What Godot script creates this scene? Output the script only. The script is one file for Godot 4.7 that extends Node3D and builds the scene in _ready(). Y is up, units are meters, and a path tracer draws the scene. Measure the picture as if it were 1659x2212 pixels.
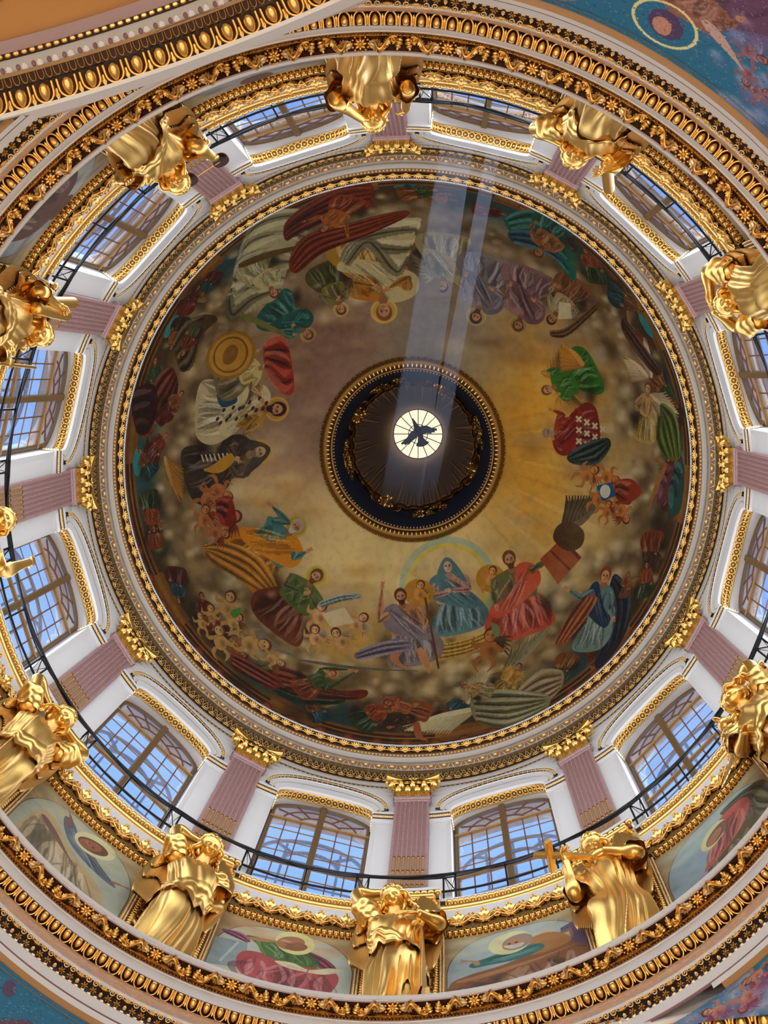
extends Node3D

# Interior of a domed drum seen from the floor far below.
# Plan angle az: 0 = picture right, 90 = picture bottom. r = distance from the dome's axis, h = height above the camera.
const Y0 := 1.6
const PH := -1.9          # plan angle of the first pilaster
const EGG := 0.0066       # the drum's lower rings are slightly out of round
var M := {}
var taken := {}


func egg(az: float, h: float) -> float:
	return 1.0 + EGG * clampf((62.0 - h) / 27.0, 0.0, 1.0) * cos(deg_to_rad(3.0 * (az + 90.0)))


func pol(az: float, r: float, h: float) -> Vector3:
	var a := deg_to_rad(az)
	var k := r * egg(az, h)
	return Vector3(k * cos(a), h + Y0, -k * sin(a))


func frame(az: float, r: float, h: float, tilt := 0.0) -> Transform3D:
	# x to the right as seen from the axis, y up, z towards the axis; tilt turns z downwards
	var a := deg_to_rad(az)
	var b := Basis(Vector3(sin(a), 0, cos(a)), Vector3.UP, Vector3(-cos(a), 0, sin(a)))
	return Transform3D(b * Basis(Vector3.RIGHT, deg_to_rad(tilt)), pol(az, r, h))


func _ready() -> void:
	# ---- camera: on the church floor, looking almost straight up through a 52 mm lens ----
	var cam := Camera3D.new()
	cam.name = "camera"
	cam.fov = rad_to_deg(2.0 * atan(1106.0 / 3320.0))
	cam.near = 0.5
	cam.far = 400.0
	cam.transform = Transform3D(Basis(Vector3(0.999347, 0.036132, -0.000000), Vector3(-0.003166, 0.087556, 0.996155), Vector3(0.035993, -0.995504, 0.087614)), Vector3(1.4361, 1.6, 3.8129))
	add_child(cam)
	cam.current = true
	# ---- sky and exposure ----
	var we := WorldEnvironment.new()
	we.name = "world_environment"
	var env := Environment.new()
	env.background_mode = Environment.BG_SKY
	var sky := Sky.new()
	var sm := ProceduralSkyMaterial.new()
	sm.sky_top_color = Color(0.33, 0.46, 0.68)
	sm.sky_horizon_color = Color(0.95, 0.97, 1.0)
	sm.sky_curve = 0.4
	sm.ground_bottom_color = Color(0.4, 0.38, 0.36)
	sm.ground_horizon_color = Color(0.6, 0.6, 0.6)
	sm.sky_energy_multiplier = 1.7
	sky.sky_material = sm
	env.sky = sky
	env.tonemap_mode = Environment.TONE_MAPPER_LINEAR
	env.tonemap_exposure = 1.1
	env.volumetric_fog_enabled = true
	env.volumetric_fog_density = 0.0
	env.sdfgi_enabled = true
	env.ssao_enabled = true
	env.ssil_enabled = true
	we.environment = env
	add_child(we)
	# ---- structure ----
	make_materials()
	for k in 6:
		var m := mat("mural_%d" % k, Color.WHITE, 0.6)
		m.albedo_texture = paint_mural(k)
	build_daylight()
	build_chandeliers()
	build_drum_wall()
	build_dome()
	build_upper_cornice()
	build_lower_cornice()
	build_drum_base()
	build_pendentives()
	var fl := geo().box(Vector3(-30, -0.4, -30), Vector3(30, 0.0, 30))
	setting("floor", fl, M.floor)
	build_bay_trim()
	build_windows()
	build_pilasters()
	# ---- things ----
	build_angels()
	build_railing()
	build_shafts()


# ---------- shape builder ----------
class Geo:
	var v := PackedVector3Array()
	var n := PackedVector3Array()
	var t := PackedVector2Array()
	var ix := PackedInt32Array()

	func grid(nu: int, nv: int, f: Callable, wrap := false, flip := false) -> Geo:
		var base := v.size()
		var p := PackedVector3Array()
		p.resize((nu + 1) * (nv + 1))
		for j in nv + 1:
			for i in nu + 1:
				p[j * (nu + 1) + i] = f.call(float(i) / nu, float(j) / nv)
		for j in nv + 1:
			for i in nu + 1:
				var a: Vector3 = p[j * (nu + 1) + (i - 1 if i > 0 else (nu - 1 if wrap else 0))]
				var b: Vector3 = p[j * (nu + 1) + (i + 1 if i < nu else (1 if wrap else nu))]
				var c: Vector3 = p[maxi(j - 1, 0) * (nu + 1) + i]
				var d: Vector3 = p[mini(j + 1, nv) * (nu + 1) + i]
				var m := (b - a).cross(d - c)
				if m.length_squared() < 1e-14:
					# a pole: take the neighbouring row
					var jj := 1 if j == 0 else (nv - 1 if j == nv else j)
					a = p[jj * (nu + 1) + (i - 1 if i > 0 else (nu - 1 if wrap else 0))]
					b = p[jj * (nu + 1) + (i + 1 if i < nu else (1 if wrap else nu))]
					m = (b - a).cross(d - c)
				m = m.normalized()
				v.append(p[j * (nu + 1) + i])
				n.append(-m if flip else m)
				t.append(Vector2(float(i) / nu, float(j) / nv))
		for j in nv:
			for i in nu:
				var q := base + j * (nu + 1) + i
				var r := q + nu + 1
				if flip:
					ix.append_array([q, q + 1, r + 1, q, r + 1, r])
				else:
					ix.append_array([q, r + 1, q + 1, q, r, r + 1])
		return self

	func tube(path: PackedVector3Array, rad: Callable, sides := 6, closed := false) -> Geo:
		# rad(f) gives the radius at fraction f
		var k := path.size()
		var side := Vector3.ZERO
		var fr: Array[Basis] = []
		for i in k:
			var a := path[(i - 1 + k) % k if closed else maxi(i - 1, 0)]
			var b := path[(i + 1) % k if closed else mini(i + 1, k - 1)]
			var d := (b - a).normalized()
			if side == Vector3.ZERO:
				side = d.cross(Vector3(0.3, 0.5, 0.81)).normalized()
			side = (side - d * side.dot(d)).normalized()
			fr.append(Basis(side, d.cross(side), d))
		var m := k if closed else k - 1
		grid(sides, m, func(u: float, w: float) -> Vector3:
			var s := roundi(w * m) % k
			var r: float = rad.call(w)
			return path[s] + fr[s].x * cos(u * TAU) * r + fr[s].y * sin(u * TAU) * r, true)
		if not closed:
			for e in [0, k - 1]:
				var r0: float = rad.call(0.0 if e == 0 else 1.0)
				if r0 > 0.004:
					var bb := fr[e]
					var o: Vector3 = path[e]
					var sg := -1.0 if e == 0 else 1.0
					grid(sides, 2, func(u: float, w: float) -> Vector3:
						var rr := r0 * cos(w * PI / 2)
						return o + bb.x * cos(u * TAU) * rr + bb.y * sin(u * TAU) * rr + bb.z * sg * sin(w * PI / 2) * r0 * 0.5, true, e == 0)
		return self

	func ball(c: Vector3, r: Vector3, nu := 10, nv := 6) -> Geo:
		return grid(nu, nv, func(u: float, w: float) -> Vector3:
			var s := sin(w * PI)
			return c + Vector3(r.x * s * cos(u * TAU), -r.y * cos(w * PI), -r.z * s * sin(u * TAU)), true)

	func dome(c: Vector3, r: Vector3, nu := 10, nv := 4) -> Geo:
		# half ball facing +z
		return grid(nu, nv, func(u: float, w: float) -> Vector3:
			var s := cos(w * PI / 2)
			return c + Vector3(r.x * s * cos(u * TAU), r.y * s * sin(u * TAU), r.z * sin(w * PI / 2)), true)

	func box(lo: Vector3, hi: Vector3, bev := 0.0) -> Geo:
		var b := bev
		var c := [[Vector3(lo.x + b, lo.y + b, hi.z), Vector3(hi.x - lo.x - 2 * b, 0, 0), Vector3(0, hi.y - lo.y - 2 * b, 0)],
			[Vector3(hi.x - b, lo.y + b, lo.z), Vector3(lo.x - hi.x + 2 * b, 0, 0), Vector3(0, hi.y - lo.y - 2 * b, 0)],
			[Vector3(hi.x, lo.y + b, hi.z - b), Vector3(0, 0, lo.z - hi.z + 2 * b), Vector3(0, hi.y - lo.y - 2 * b, 0)],
			[Vector3(lo.x, lo.y + b, lo.z + b), Vector3(0, 0, hi.z - lo.z - 2 * b), Vector3(0, hi.y - lo.y - 2 * b, 0)],
			[Vector3(lo.x + b, hi.y, hi.z - b), Vector3(hi.x - lo.x - 2 * b, 0, 0), Vector3(0, 0, lo.z - hi.z + 2 * b)],
			[Vector3(lo.x + b, lo.y, lo.z + b), Vector3(hi.x - lo.x - 2 * b, 0, 0), Vector3(0, 0, hi.z - lo.z - 2 * b)]]
		for q in c:
			quad(q[0], q[0] + q[1], q[0] + q[1] + q[2], q[0] + q[2])
		if b > 0.0:
			for sx in [-1, 1]:
				for sy in [-1, 1]:
					_edge(Vector3(hi.x if sx > 0 else lo.x, hi.y if sy > 0 else lo.y, 0), Vector3(0, 0, lo.z + b), Vector3(0, 0, hi.z - b), Vector3(-sx * b, 0, 0), Vector3(0, -sy * b, 0), Vector3(sx, sy, 0))
					_edge(Vector3(hi.x if sx > 0 else lo.x, 0, hi.z if sy > 0 else lo.z), Vector3(0, lo.y + b, 0), Vector3(0, hi.y - b, 0), Vector3(-sx * b, 0, 0), Vector3(0, 0, -sy * b), Vector3(sx, 0, sy))
					_edge(Vector3(0, hi.y if sx > 0 else lo.y, hi.z if sy > 0 else lo.z), Vector3(lo.x + b, 0, 0), Vector3(hi.x - b, 0, 0), Vector3(0, -sx * b, 0), Vector3(0, 0, -sy * b), Vector3(0, sx, sy))
		return self

	func _edge(o: Vector3, a: Vector3, b: Vector3, d: Vector3, e: Vector3, out: Vector3) -> void:
		var p := [o + a + d, o + b + d, o + b + e, o + a + e]
		if (p[1] - p[0]).cross(p[2] - p[0]).dot(out) < 0:
			p.reverse()
		quad(p[0], p[1], p[2], p[3])

	func quad(a: Vector3, b: Vector3, c: Vector3, d: Vector3) -> Geo:
		# counter-clockwise seen from the front
		var k := v.size()
		var m := (b - a).cross(c - a).normalized()
		v.append_array([a, b, c, d])
		n.append_array([m, m, m, m])
		t.append_array([Vector2(0, 1), Vector2(1, 1), Vector2(1, 0), Vector2(0, 0)])
		ix.append_array([k, k + 2, k + 1, k, k + 3, k + 2])
		return self

	func prism(pts: PackedVector2Array, z0: float, z1: float, inset := 0.0) -> Geo:
		# outline (counter-clockwise) raised from z0 to z1; inset rounds the front edge
		var tri := Geometry2D.triangulate_polygon(pts)
		var top := pts
		if inset > 0.0:
			var off := Geometry2D.offset_polygon(pts, -inset)
			if off.size() > 0 and off[0].size() == pts.size():
				top = off[0]
		var k := v.size()
		for p in pts:
			v.append(Vector3(p.x, p.y, z1))
			n.append(Vector3.BACK)
			t.append(p)
		for i in range(0, tri.size(), 3):
			var a := pts[tri[i]]
			var b := pts[tri[i + 1]]
			var c := pts[tri[i + 2]]
			if (b - a).cross(c - a) > 0:
				ix.append_array([k + tri[i], k + tri[i + 2], k + tri[i + 1]])
			else:
				ix.append_array([k + tri[i], k + tri[i + 1], k + tri[i + 2]])
		var cw := Geometry2D.is_polygon_clockwise(pts)
		for i in pts.size():
			var a := pts[i]
			var b := pts[(i + 1) % pts.size()]
			if cw:
				var s := a
				a = b
				b = s
			quad(Vector3(a.x, a.y, z0), Vector3(b.x, b.y, z0), Vector3(b.x, b.y, z1), Vector3(a.x, a.y, z1))
		return self

	func add(g: Geo, x := Transform3D()) -> Geo:
		var k := v.size()
		var nb := x.basis.inverse().transposed()
		for i in g.v.size():
			v.append(x * g.v[i])
			n.append((nb * g.n[i]).normalized())
		t.append_array(g.t)
		var mir := x.basis.determinant() < 0
		for i in range(0, g.ix.size(), 3):
			if mir:
				ix.append_array([k + g.ix[i], k + g.ix[i + 2], k + g.ix[i + 1]])
			else:
				ix.append_array([k + g.ix[i], k + g.ix[i + 1], k + g.ix[i + 2]])
		return self

	func mesh() -> ArrayMesh:
		var a := []
		a.resize(Mesh.ARRAY_MAX)
		a[Mesh.ARRAY_VERTEX] = v
		a[Mesh.ARRAY_NORMAL] = n
		a[Mesh.ARRAY_TEX_UV] = t
		a[Mesh.ARRAY_INDEX] = ix
		var m := ArrayMesh.new()
		m.add_surface_from_arrays(Mesh.PRIMITIVE_TRIANGLES, a)
		return m


func lathe(prof: PackedVector2Array, az0 := 0.0, az1 := 360.0, n := 288) -> Geo:
	# profile of (r, h) running from the upper inner end to the lower outer end shows its face to the room
	var g := Geo.new()
	for i in prof.size() - 1:
		var p := prof[i]
		var q := prof[i + 1]
		g.grid(n, 1, func(u: float, w: float) -> Vector3: return pol(lerpf(az0, az1, u), lerpf(p.x, q.x, w), lerpf(p.y, q.y, w)), az1 - az0 >= 359.9)
	return g


# ---------- scene helpers ----------
func numbered(s: String) -> String:
	if not taken.has(s):
		taken[s] = 0
		return s
	taken[s] += 1
	return "%s_%03d" % [s, taken[s]]


func part(parent: Node3D, called: String, g, mat: Material, x := Transform3D()) -> MeshInstance3D:
	var o := MeshInstance3D.new()
	o.name = called
	o.mesh = g.mesh() if g is Geo else g
	o.material_override = mat
	o.transform = x
	parent.add_child(o, true)
	return o


func thing(called: String, label: String, category: String, x := Transform3D(), group := "") -> Node3D:
	var o := Node3D.new()
	o.name = numbered(called)
	o.transform = x
	add_child(o, true)
	return tag(o, label, category, group)


func tag(o: Node3D, label: String, category: String, group := "") -> Node3D:
	o.set_meta("label", label)
	o.set_meta("category", category)
	if group:
		o.set_meta("group", group)
	return o


func setting(called: String, g = null, mat: Material = null, label := "") -> Node3D:
	var o: Node3D
	if g == null:
		o = Node3D.new()
	else:
		var mi := MeshInstance3D.new()
		mi.mesh = g.mesh() if g is Geo else g
		mi.material_override = mat
		o = mi
	o.name = called
	add_child(o, true)
	o.set_meta("kind", "structure")
	if label:
		o.set_meta("label", label)
	return o


func around(parent: Node3D, called: String, g, mat: Material, n: int, r: float, h: float, tilt := 0.0, phase := 0.0, grow := Vector3.ONE) -> void:
	# n copies round the ring, each a part
	var m = g.mesh() if g is Geo else g
	for i in n:
		var x := frame(phase + 360.0 * i / n, r, h, tilt)
		part(parent, called, m, mat, x.scaled_local(grow))


func many(parent: Node3D, called: String, g, mat: Material, xs: Array[Transform3D]) -> MultiMeshInstance3D:
	var mm := MultiMesh.new()
	mm.transform_format = MultiMesh.TRANSFORM_3D
	mm.mesh = g.mesh() if g is Geo else g
	mm.instance_count = xs.size()
	for i in xs.size():
		mm.set_instance_transform(i, xs[i])
	var o := MultiMeshInstance3D.new()
	o.name = called
	o.multimesh = mm
	o.material_override = mat
	o.set_meta("kind", "stuff")
	parent.add_child(o, true)
	return o


func ringx(n: int, r: float, h: float, tilt := 0.0, phase := 0.0) -> Array[Transform3D]:
	var a: Array[Transform3D] = []
	for i in n:
		a.append(frame(phase + 360.0 * i / n, r, h, tilt))
	return a


func mat(called: String, c: Color, rough := 0.6, metal := 0.0) -> StandardMaterial3D:
	var m := StandardMaterial3D.new()
	m.resource_name = called
	m.albedo_color = c
	m.roughness = rough
	m.metallic = metal
	M[called] = m
	return m


func stone(called: String, ramp: Array, scale: float, rough := 0.4, freq := 0.012, seed_ := 1, kind := FastNoiseLite.TYPE_SIMPLEX) -> StandardMaterial3D:
	# a mottled stone from noise through a colour ramp
	var f := FastNoiseLite.new()
	f.seed = seed_
	f.frequency = freq
	f.noise_type = kind
	f.fractal_octaves = 5
	f.domain_warp_enabled = true
	f.domain_warp_amplitude = 22.0
	var src := f.get_seamless_image(384, 384)
	var im := Image.create(384, 384, false, Image.FORMAT_RGB8)
	for y in 384:
		for x in 384:
			var k := clampf(src.get_pixel(x, y).r, 0.0, 0.999) * (ramp.size() - 1)
			var a: Color = ramp[int(k)]
			im.set_pixel(x, y, a.lerp(ramp[int(k) + 1], k - int(k)))
	var m := mat(called, Color.WHITE, rough)
	m.albedo_texture = ImageTexture.create_from_image(im)
	m.uv1_triplanar = true
	m.uv1_world_triplanar = true
	m.uv1_scale = Vector3.ONE * scale
	return m


func arc(f0: float, f1: float, n: int, fn: Callable) -> PackedVector3Array:
	var a := PackedVector3Array()
	for i in n + 1:
		a.append(fn.call(lerpf(f0, f1, float(i) / n)))
	return a


# ---------- painting (flat pictures on walls and dome) ----------
class Painter:
	var im: Image
	var s: float          # pixels per unit
	var rng := RandomNumberGenerator.new()
	var brushes := {}

	func _init(w: int, hgt: int, unit: float, c: Color) -> void:
		im = Image.create(w, hgt, false, Image.FORMAT_RGBA8)
		im.fill(c)
		s = unit
		rng.seed = 7

	func poly(pts: PackedVector2Array, c: Color) -> void:
		var lo := 1e9
		var hi := -1e9
		for p in pts:
			lo = minf(lo, p.y)
			hi = maxf(hi, p.y)
		var y0 := maxi(0, int(lo * s))
		var y1 := mini(im.get_height() - 1, int(hi * s))
		var k := pts.size()
		for y in range(y0, y1 + 1):
			var yy := (y + 0.5) / s
			var xs: Array[float] = []
			for i in k:
				var a := pts[i]
				var b := pts[(i + 1) % k]
				if (a.y <= yy) != (b.y <= yy):
					xs.append(a.x + (yy - a.y) / (b.y - a.y) * (b.x - a.x))
			xs.sort()
			for i in range(0, xs.size() - 1, 2):
				var x0 := int(round(xs[i] * s))
				var x1 := int(round(xs[i + 1] * s))
				if x1 > x0:
					im.fill_rect(Rect2i(x0, y, x1 - x0, 1), c)

	func wash(pts: PackedVector2Array, c: Color, alpha: float, q := 3.0) -> void:
		# a soft-edged glaze: drawn small, then enlarged
		var lo := pts[0]
		var hi := pts[0]
		for p in pts:
			lo = lo.min(p)
			hi = hi.max(p)
		var f := s / q
		var x0 := int(floor(lo.x * f)) - 2
		var y0 := int(floor(lo.y * f)) - 2
		var w := int(hi.x * f) + 3 - x0
		var h := int(hi.y * f) + 3 - y0
		if w < 2 or h < 2 or w > 900 or h > 900:
			return
		var e := Image.create(w, h, false, Image.FORMAT_RGBA8)
		e.fill(Color(c, 0))
		var col := Color(c, alpha)
		var k := pts.size()
		for y in h:
			var yy := (y + y0 + 0.5) / f
			var xs: Array[float] = []
			for i in k:
				var a := pts[i]
				var b := pts[(i + 1) % k]
				if (a.y <= yy) != (b.y <= yy):
					xs.append(a.x + (yy - a.y) / (b.y - a.y) * (b.x - a.x))
			xs.sort()
			for i in range(0, xs.size() - 1, 2):
				var a := int(round(xs[i] * f)) - x0
				var b := int(round(xs[i + 1] * f)) - x0
				if b == a:
					b = a + 1
				e.fill_rect(Rect2i(a, y, b - a, 1), col)
		e.resize(int(w * q), int(h * q), Image.INTERPOLATE_CUBIC if q < 2.0 else Image.INTERPOLATE_BILINEAR)
		im.blend_rect(e, Rect2i(0, 0, e.get_width(), e.get_height()), Vector2i(int(x0 * q), int(y0 * q)))

	func outline(pts: Array, w0: float, w1: float) -> PackedVector2Array:
		var q := smooth(pts, false)
		var left := PackedVector2Array()
		var right := PackedVector2Array()
		for i in q.size():
			var f := float(i) / (q.size() - 1)
			var d := (q[mini(i + 1, q.size() - 1)] - q[maxi(i - 1, 0)]).normalized().orthogonal()
			var w := lerpf(w0, w1, f) * 0.5 * (0.3 + 0.7 * sin(PI * clampf(f * 1.05 + 0.03, 0, 1)))
			left.append(q[i] + d * w)
			right.append(q[i] - d * w)
		right.reverse()
		left.append_array(right)
		return left

	func glaze(pts: Array, w0: float, w1: float, c: Color, alpha: float, q := 3.0) -> void:
		wash(outline(pts, w0, w1), c, alpha, q)

	func smooth(pts: Array, closed := true, steps := 6) -> PackedVector2Array:
		var o := PackedVector2Array()
		var k := pts.size()
		for i in (k if closed else k - 1):
			var a: Vector2 = pts[(i - 1 + k) % k] if closed or i > 0 else pts[0]
			var b: Vector2 = pts[i]
			var c: Vector2 = pts[(i + 1) % k]
			var d: Vector2 = pts[(i + 2) % k] if closed or i + 2 < k else pts[k - 1]
			for j in steps:
				o.append(b.cubic_interpolate(c, a, d, float(j) / steps))
		if not closed:
			o.append(pts[k - 1])
		return o

	func blob(pts: Array, c: Color) -> void:
		poly(smooth(pts), c)

	func stroke(pts: Array, w0: float, w1: float, c: Color) -> void:
		# a brush stroke that swells to w0 a third of the way along and thins to w1
		var q := smooth(pts, false)
		var left := PackedVector2Array()
		var right := PackedVector2Array()
		for i in q.size():
			var f := float(i) / (q.size() - 1)
			var d := (q[mini(i + 1, q.size() - 1)] - q[maxi(i - 1, 0)]).normalized().orthogonal()
			var w := lerpf(w0, w1, f) * 0.5 * (0.35 + 0.65 * sin(PI * clampf(f * 1.1 + 0.05, 0, 1)))
			left.append(q[i] + d * w)
			right.append(q[i] - d * w)
		right.reverse()
		left.append_array(right)
		poly(left, c)

	func line(pts: Array, w: float, c: Color) -> void:
		for i in pts.size() - 1:
			var a: Vector2 = pts[i]
			var b: Vector2 = pts[i + 1]
			var d := (b - a).normalized().orthogonal() * w * 0.5
			poly(PackedVector2Array([a + d, b + d, b - d, a - d]), c)

	func oval(c: Vector2, rx: float, ry: float, turn: float, col: Color) -> void:
		var p := PackedVector2Array()
		for i in 24:
			p.append(c + Vector2(rx * cos(TAU * i / 24), ry * sin(TAU * i / 24)).rotated(turn))
		poly(p, col)

	func ringline(c: Vector2, r: float, w: float, col: Color) -> void:
		var q := []
		for i in 33:
			q.append(c + Vector2(r, 0).rotated(TAU * i / 32))
		line(q, w, col)

	func soft(c: Vector2, rx: float, ry: float, col: Color, alpha: float) -> void:
		var key := "%s%.2f" % [col.to_html(false), alpha]
		if not brushes.has(key):
			var b := Image.create(48, 48, false, Image.FORMAT_RGBA8)
			for y in 48:
				for x in 48:
					var d := Vector2(x - 23.5, y - 23.5).length() / 23.5
					var k := clampf(1.0 - d, 0, 1)
					b.set_pixel(x, y, Color(col, alpha * k * k * (3 - 2 * k)))
			brushes[key] = b
		var w := maxi(2, int(rx * 2 * s))
		var h := maxi(2, int(ry * 2 * s))
		var e: Image = brushes[key].duplicate()
		e.resize(w, h, Image.INTERPOLATE_BILINEAR)
		im.blend_rect(e, Rect2i(0, 0, w, h), Vector2i(int(c.x * s) - w / 2, int(c.y * s) - h / 2))

	func cloud(c: Vector2, r: float, k: int, light: Color, dark: Color, spread := Vector2(1.6, 1.0)) -> void:
		var mid := Vector2(im.get_width(), im.get_height()) / s * 0.5
		var inward := (mid - c).normalized()
		for i in k:
			var o := Vector2(rng.randfn() * spread.x, rng.randfn() * spread.y) * r * 0.5
			var q := r * rng.randf_range(0.35, 0.8)
			soft(c + o - inward * q * 0.35, q * 1.1, q, dark, 0.5)
			soft(c + o + inward * q * 0.25, q * 0.8, q * 0.7, light, 0.6)
			soft(c + o + inward * q * 0.45, q * 0.5, q * 0.4, light.lightened(0.18), 0.3)

	func folds(a: Vector2, b: Vector2, c: Vector2, d: Vector2, k: int, w: float, col: Color) -> void:
		# drapery folds that run from the line a-b to the line c-d: broad shadows, lit ridges, then thin creases
		for pass_ in 3:
			for i in int(k * [0.7, 0.8, 1.1][pass_]) + 1:
				var f := rng.randf()
				var p := a.lerp(b, f)
				var q := c.lerp(d, clampf(f + rng.randf_range(-0.16, 0.16), 0, 1))
				var t0 := rng.randf_range(0.0, 0.35)
				p = p.lerp(q, t0)
				var m := p.lerp(q, 0.5) + (b - a) * rng.randf_range(-0.2, 0.2)
				if pass_ == 0:
					glaze([p, m, q], w * rng.randf_range(1.0, 1.7), w * 0.8, col.darkened(0.5), 0.45, 4.0)
				elif pass_ == 1:
					glaze([p, m, q], w * rng.randf_range(0.5, 1.0), w * 0.3, col.lightened(rng.randf_range(0.2, 0.42)), 0.6, 2.6)
				else:
					glaze([p, m, q], w * 0.2, w * 0.1, col.darkened(0.55), 0.4, 2.0)

	func person(head: Vector2, foot: Vector2, robe: String, top: String, opt := {}) -> void:
		# a robed figure: head, trunk, lap and hem along the axis from foot to head
		var up := head - foot
		var L := up.length()
		up /= L
		var rt := Vector2(-up.y, up.x)
		var at := func(x: float, y: float) -> Vector2: return foot + rt * x * L + up * y * L
		var side: float = opt.get("side", 1.0)
		var fat: float = opt.get("fat", 1.0)
		var skin := Color(opt.get("skin", "a9764f"))
		var hair := Color(opt.get("hair", "4a2a18"))
		var R := Color(robe)
		var T := Color(top)
		rng.seed = int(head.x * 31 + head.y * 17)
		if opt.has("halo"):
			oval(head, 0.145 * L, 0.145 * L, 0, Color(opt.halo))
			oval(head, 0.12 * L, 0.12 * L, 0, Color(opt.halo).darkened(0.1))
		if opt.has("wing"):
			for sd: int in [-1, 1]:
				for i in 8:
					var q: Vector2 = at.call(sd * 0.1, 0.68)
					var e: Vector2 = at.call(sd * (0.3 + 0.045 * i), 0.98 - 0.085 * i)
					stroke([q, q.lerp(e, 0.55) + up * 0.05 * L, e], 0.075 * L, 0.035 * L, Color(opt.wing).lightened(0.08 * (i % 3)).darkened(0.05 * i))
		soft(at.call(-0.12, 0.35), 0.42 * L * fat, 0.55 * L, Color("1c140c"), 0.5)
		# hem and lap
		blob([at.call(-0.24 * fat, -0.02), at.call(0.02, -0.06), at.call(0.27 * fat, 0.0), at.call(0.3 * fat + 0.06 * side, 0.2), at.call(0.2 * fat + 0.1 * side, 0.42), at.call(0.15 * fat, 0.58), at.call(-0.14 * fat, 0.58), at.call(-0.2 * fat + 0.1 * side, 0.42), at.call(-0.3 * fat + 0.06 * side, 0.2)], R.darkened(0.12))
		folds(at.call(-0.14 * fat, 0.52), at.call(0.16 * fat, 0.52), at.call(-0.24 * fat, 0.0), at.call(0.26 * fat, 0.0), int(opt.get("folds", 11)), 0.06 * L * fat, R)
		# lit knee
		soft(at.call(0.2 * side * fat, 0.38), 0.13 * L, 0.1 * L, R.lightened(0.35), 0.7)
		# trunk
		blob([at.call(-0.15 * fat, 0.46), at.call(0.15 * fat, 0.46), at.call(0.17 * fat, 0.66), at.call(0.19 * fat, 0.8), at.call(0.07, 0.88), at.call(-0.07, 0.88), at.call(-0.19 * fat, 0.8), at.call(-0.16 * fat, 0.66)], T)
		folds(at.call(-0.14 * fat, 0.82), at.call(0.14 * fat, 0.82), at.call(-0.12 * fat, 0.48), at.call(0.13 * fat, 0.48), 6, 0.04 * L, T)
		if opt.has("mantle"):
			var Q := Color(opt.mantle)
			blob([at.call(-0.2 * side * fat, 0.84), at.call(-0.08 * side, 0.9), at.call(0.06 * side, 0.6), at.call(0.26 * side * fat, 0.44), at.call(0.2 * side * fat, 0.3), at.call(-0.06 * side, 0.42), at.call(-0.22 * side * fat, 0.6)], Q.darkened(0.1))
			folds(at.call(-0.18 * side * fat, 0.82), at.call(-0.06 * side, 0.86), at.call(0.1 * side, 0.34), at.call(0.24 * side * fat, 0.42), 6, 0.035 * L, Q)
		soft(at.call(-0.26 * side * fat, 0.3), 0.16 * L, 0.3 * L, Color("140c06"), 0.55)
		# arms
		var arms: Array = opt.get("arms", [[-0.3, 0.55, -0.12, 0.5], [0.3, 0.58, 0.3, 0.4]])
		for i in arms.size():
			var a: Array = arms[i]
			var sh: Vector2 = at.call(-0.15 * fat if a[0] < 0 else 0.15 * fat, 0.78)
			var el: Vector2 = at.call(a[0], a[1])
			var ha: Vector2 = at.call(a[2], a[3])
			var sleeve := skin if opt.get("bare", false) else T.darkened(0.08)
			stroke([sh, sh.lerp(el, 0.5), el], 0.13 * L, 0.1 * L, sleeve)
			stroke([el, el.lerp(ha, 0.5), ha], 0.1 * L, 0.06 * L, sleeve.lightened(0.06))
			glaze([sh, sh.lerp(el, 0.5), el, ha], 0.05 * L, 0.03 * L, sleeve.darkened(0.6), 0.6, 3.0)
			glaze([sh + up * 0.02 * L, sh.lerp(el, 0.5) + up * 0.02 * L, el], 0.05 * L, 0.03 * L, sleeve.lightened(0.35), 0.6, 3.0)
			oval(ha, 0.035 * L, 0.03 * L, up.angle(), skin.lightened(0.1))
			for j in 3:
				line([ha, ha + (ha - el).normalized().rotated(0.35 * (j - 1)) * 0.07 * L], 0.014 * L, skin)
		# neck, hair, face
		stroke([at.call(0, 0.82), at.call(0, 0.88), at.call(0, 0.96)], 0.1 * L, 0.09 * L, skin.darkened(0.2))
		var ang := up.angle() + PI / 2 + float(opt.get("tilt", 0.0))
		var hr: float = 0.085 * L
		oval(head + up * 0.015 * L, hr * 1.02, hr * 1.18, ang, hair)
		if opt.has("veil"):
			blob([head + up * hr * 1.5, head + rt * hr * 1.5, at.call(0.24, 0.72), at.call(0.12, 0.8), head - up * hr, at.call(-0.12, 0.8), at.call(-0.24, 0.72), head - rt * hr * 1.5], Color(opt.veil))
		var fc := head - up * 0.012 * L
		oval(fc, hr * 0.72, hr * 0.95, ang, skin.lightened(0.12))
		var fx := Vector2(1, 0).rotated(ang)
		var fy := Vector2(0, 1).rotated(ang)
		soft(fc + fx * hr * 0.35, hr * 0.5, hr * 0.8, skin.darkened(0.4), 0.5)
		for e: int in [-1, 1]:
			oval(fc + fx * hr * 0.3 * e - fy * hr * 0.12, hr * 0.15, hr * 0.07, ang, Color("2a1810"))
			line([fc + fx * hr * 0.14 * e - fy * hr * 0.26, fc + fx * hr * 0.48 * e - fy * hr * 0.28], hr * 0.08, hair)
		line([fc - fy * hr * 0.1, fc + fx * hr * 0.07 + fy * hr * 0.26], hr * 0.1, skin.darkened(0.25))
		line([fc + fy * hr * 0.5 - fx * hr * 0.2, fc + fy * hr * 0.5 + fx * hr * 0.2], hr * 0.12, Color("8a4038"))
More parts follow.
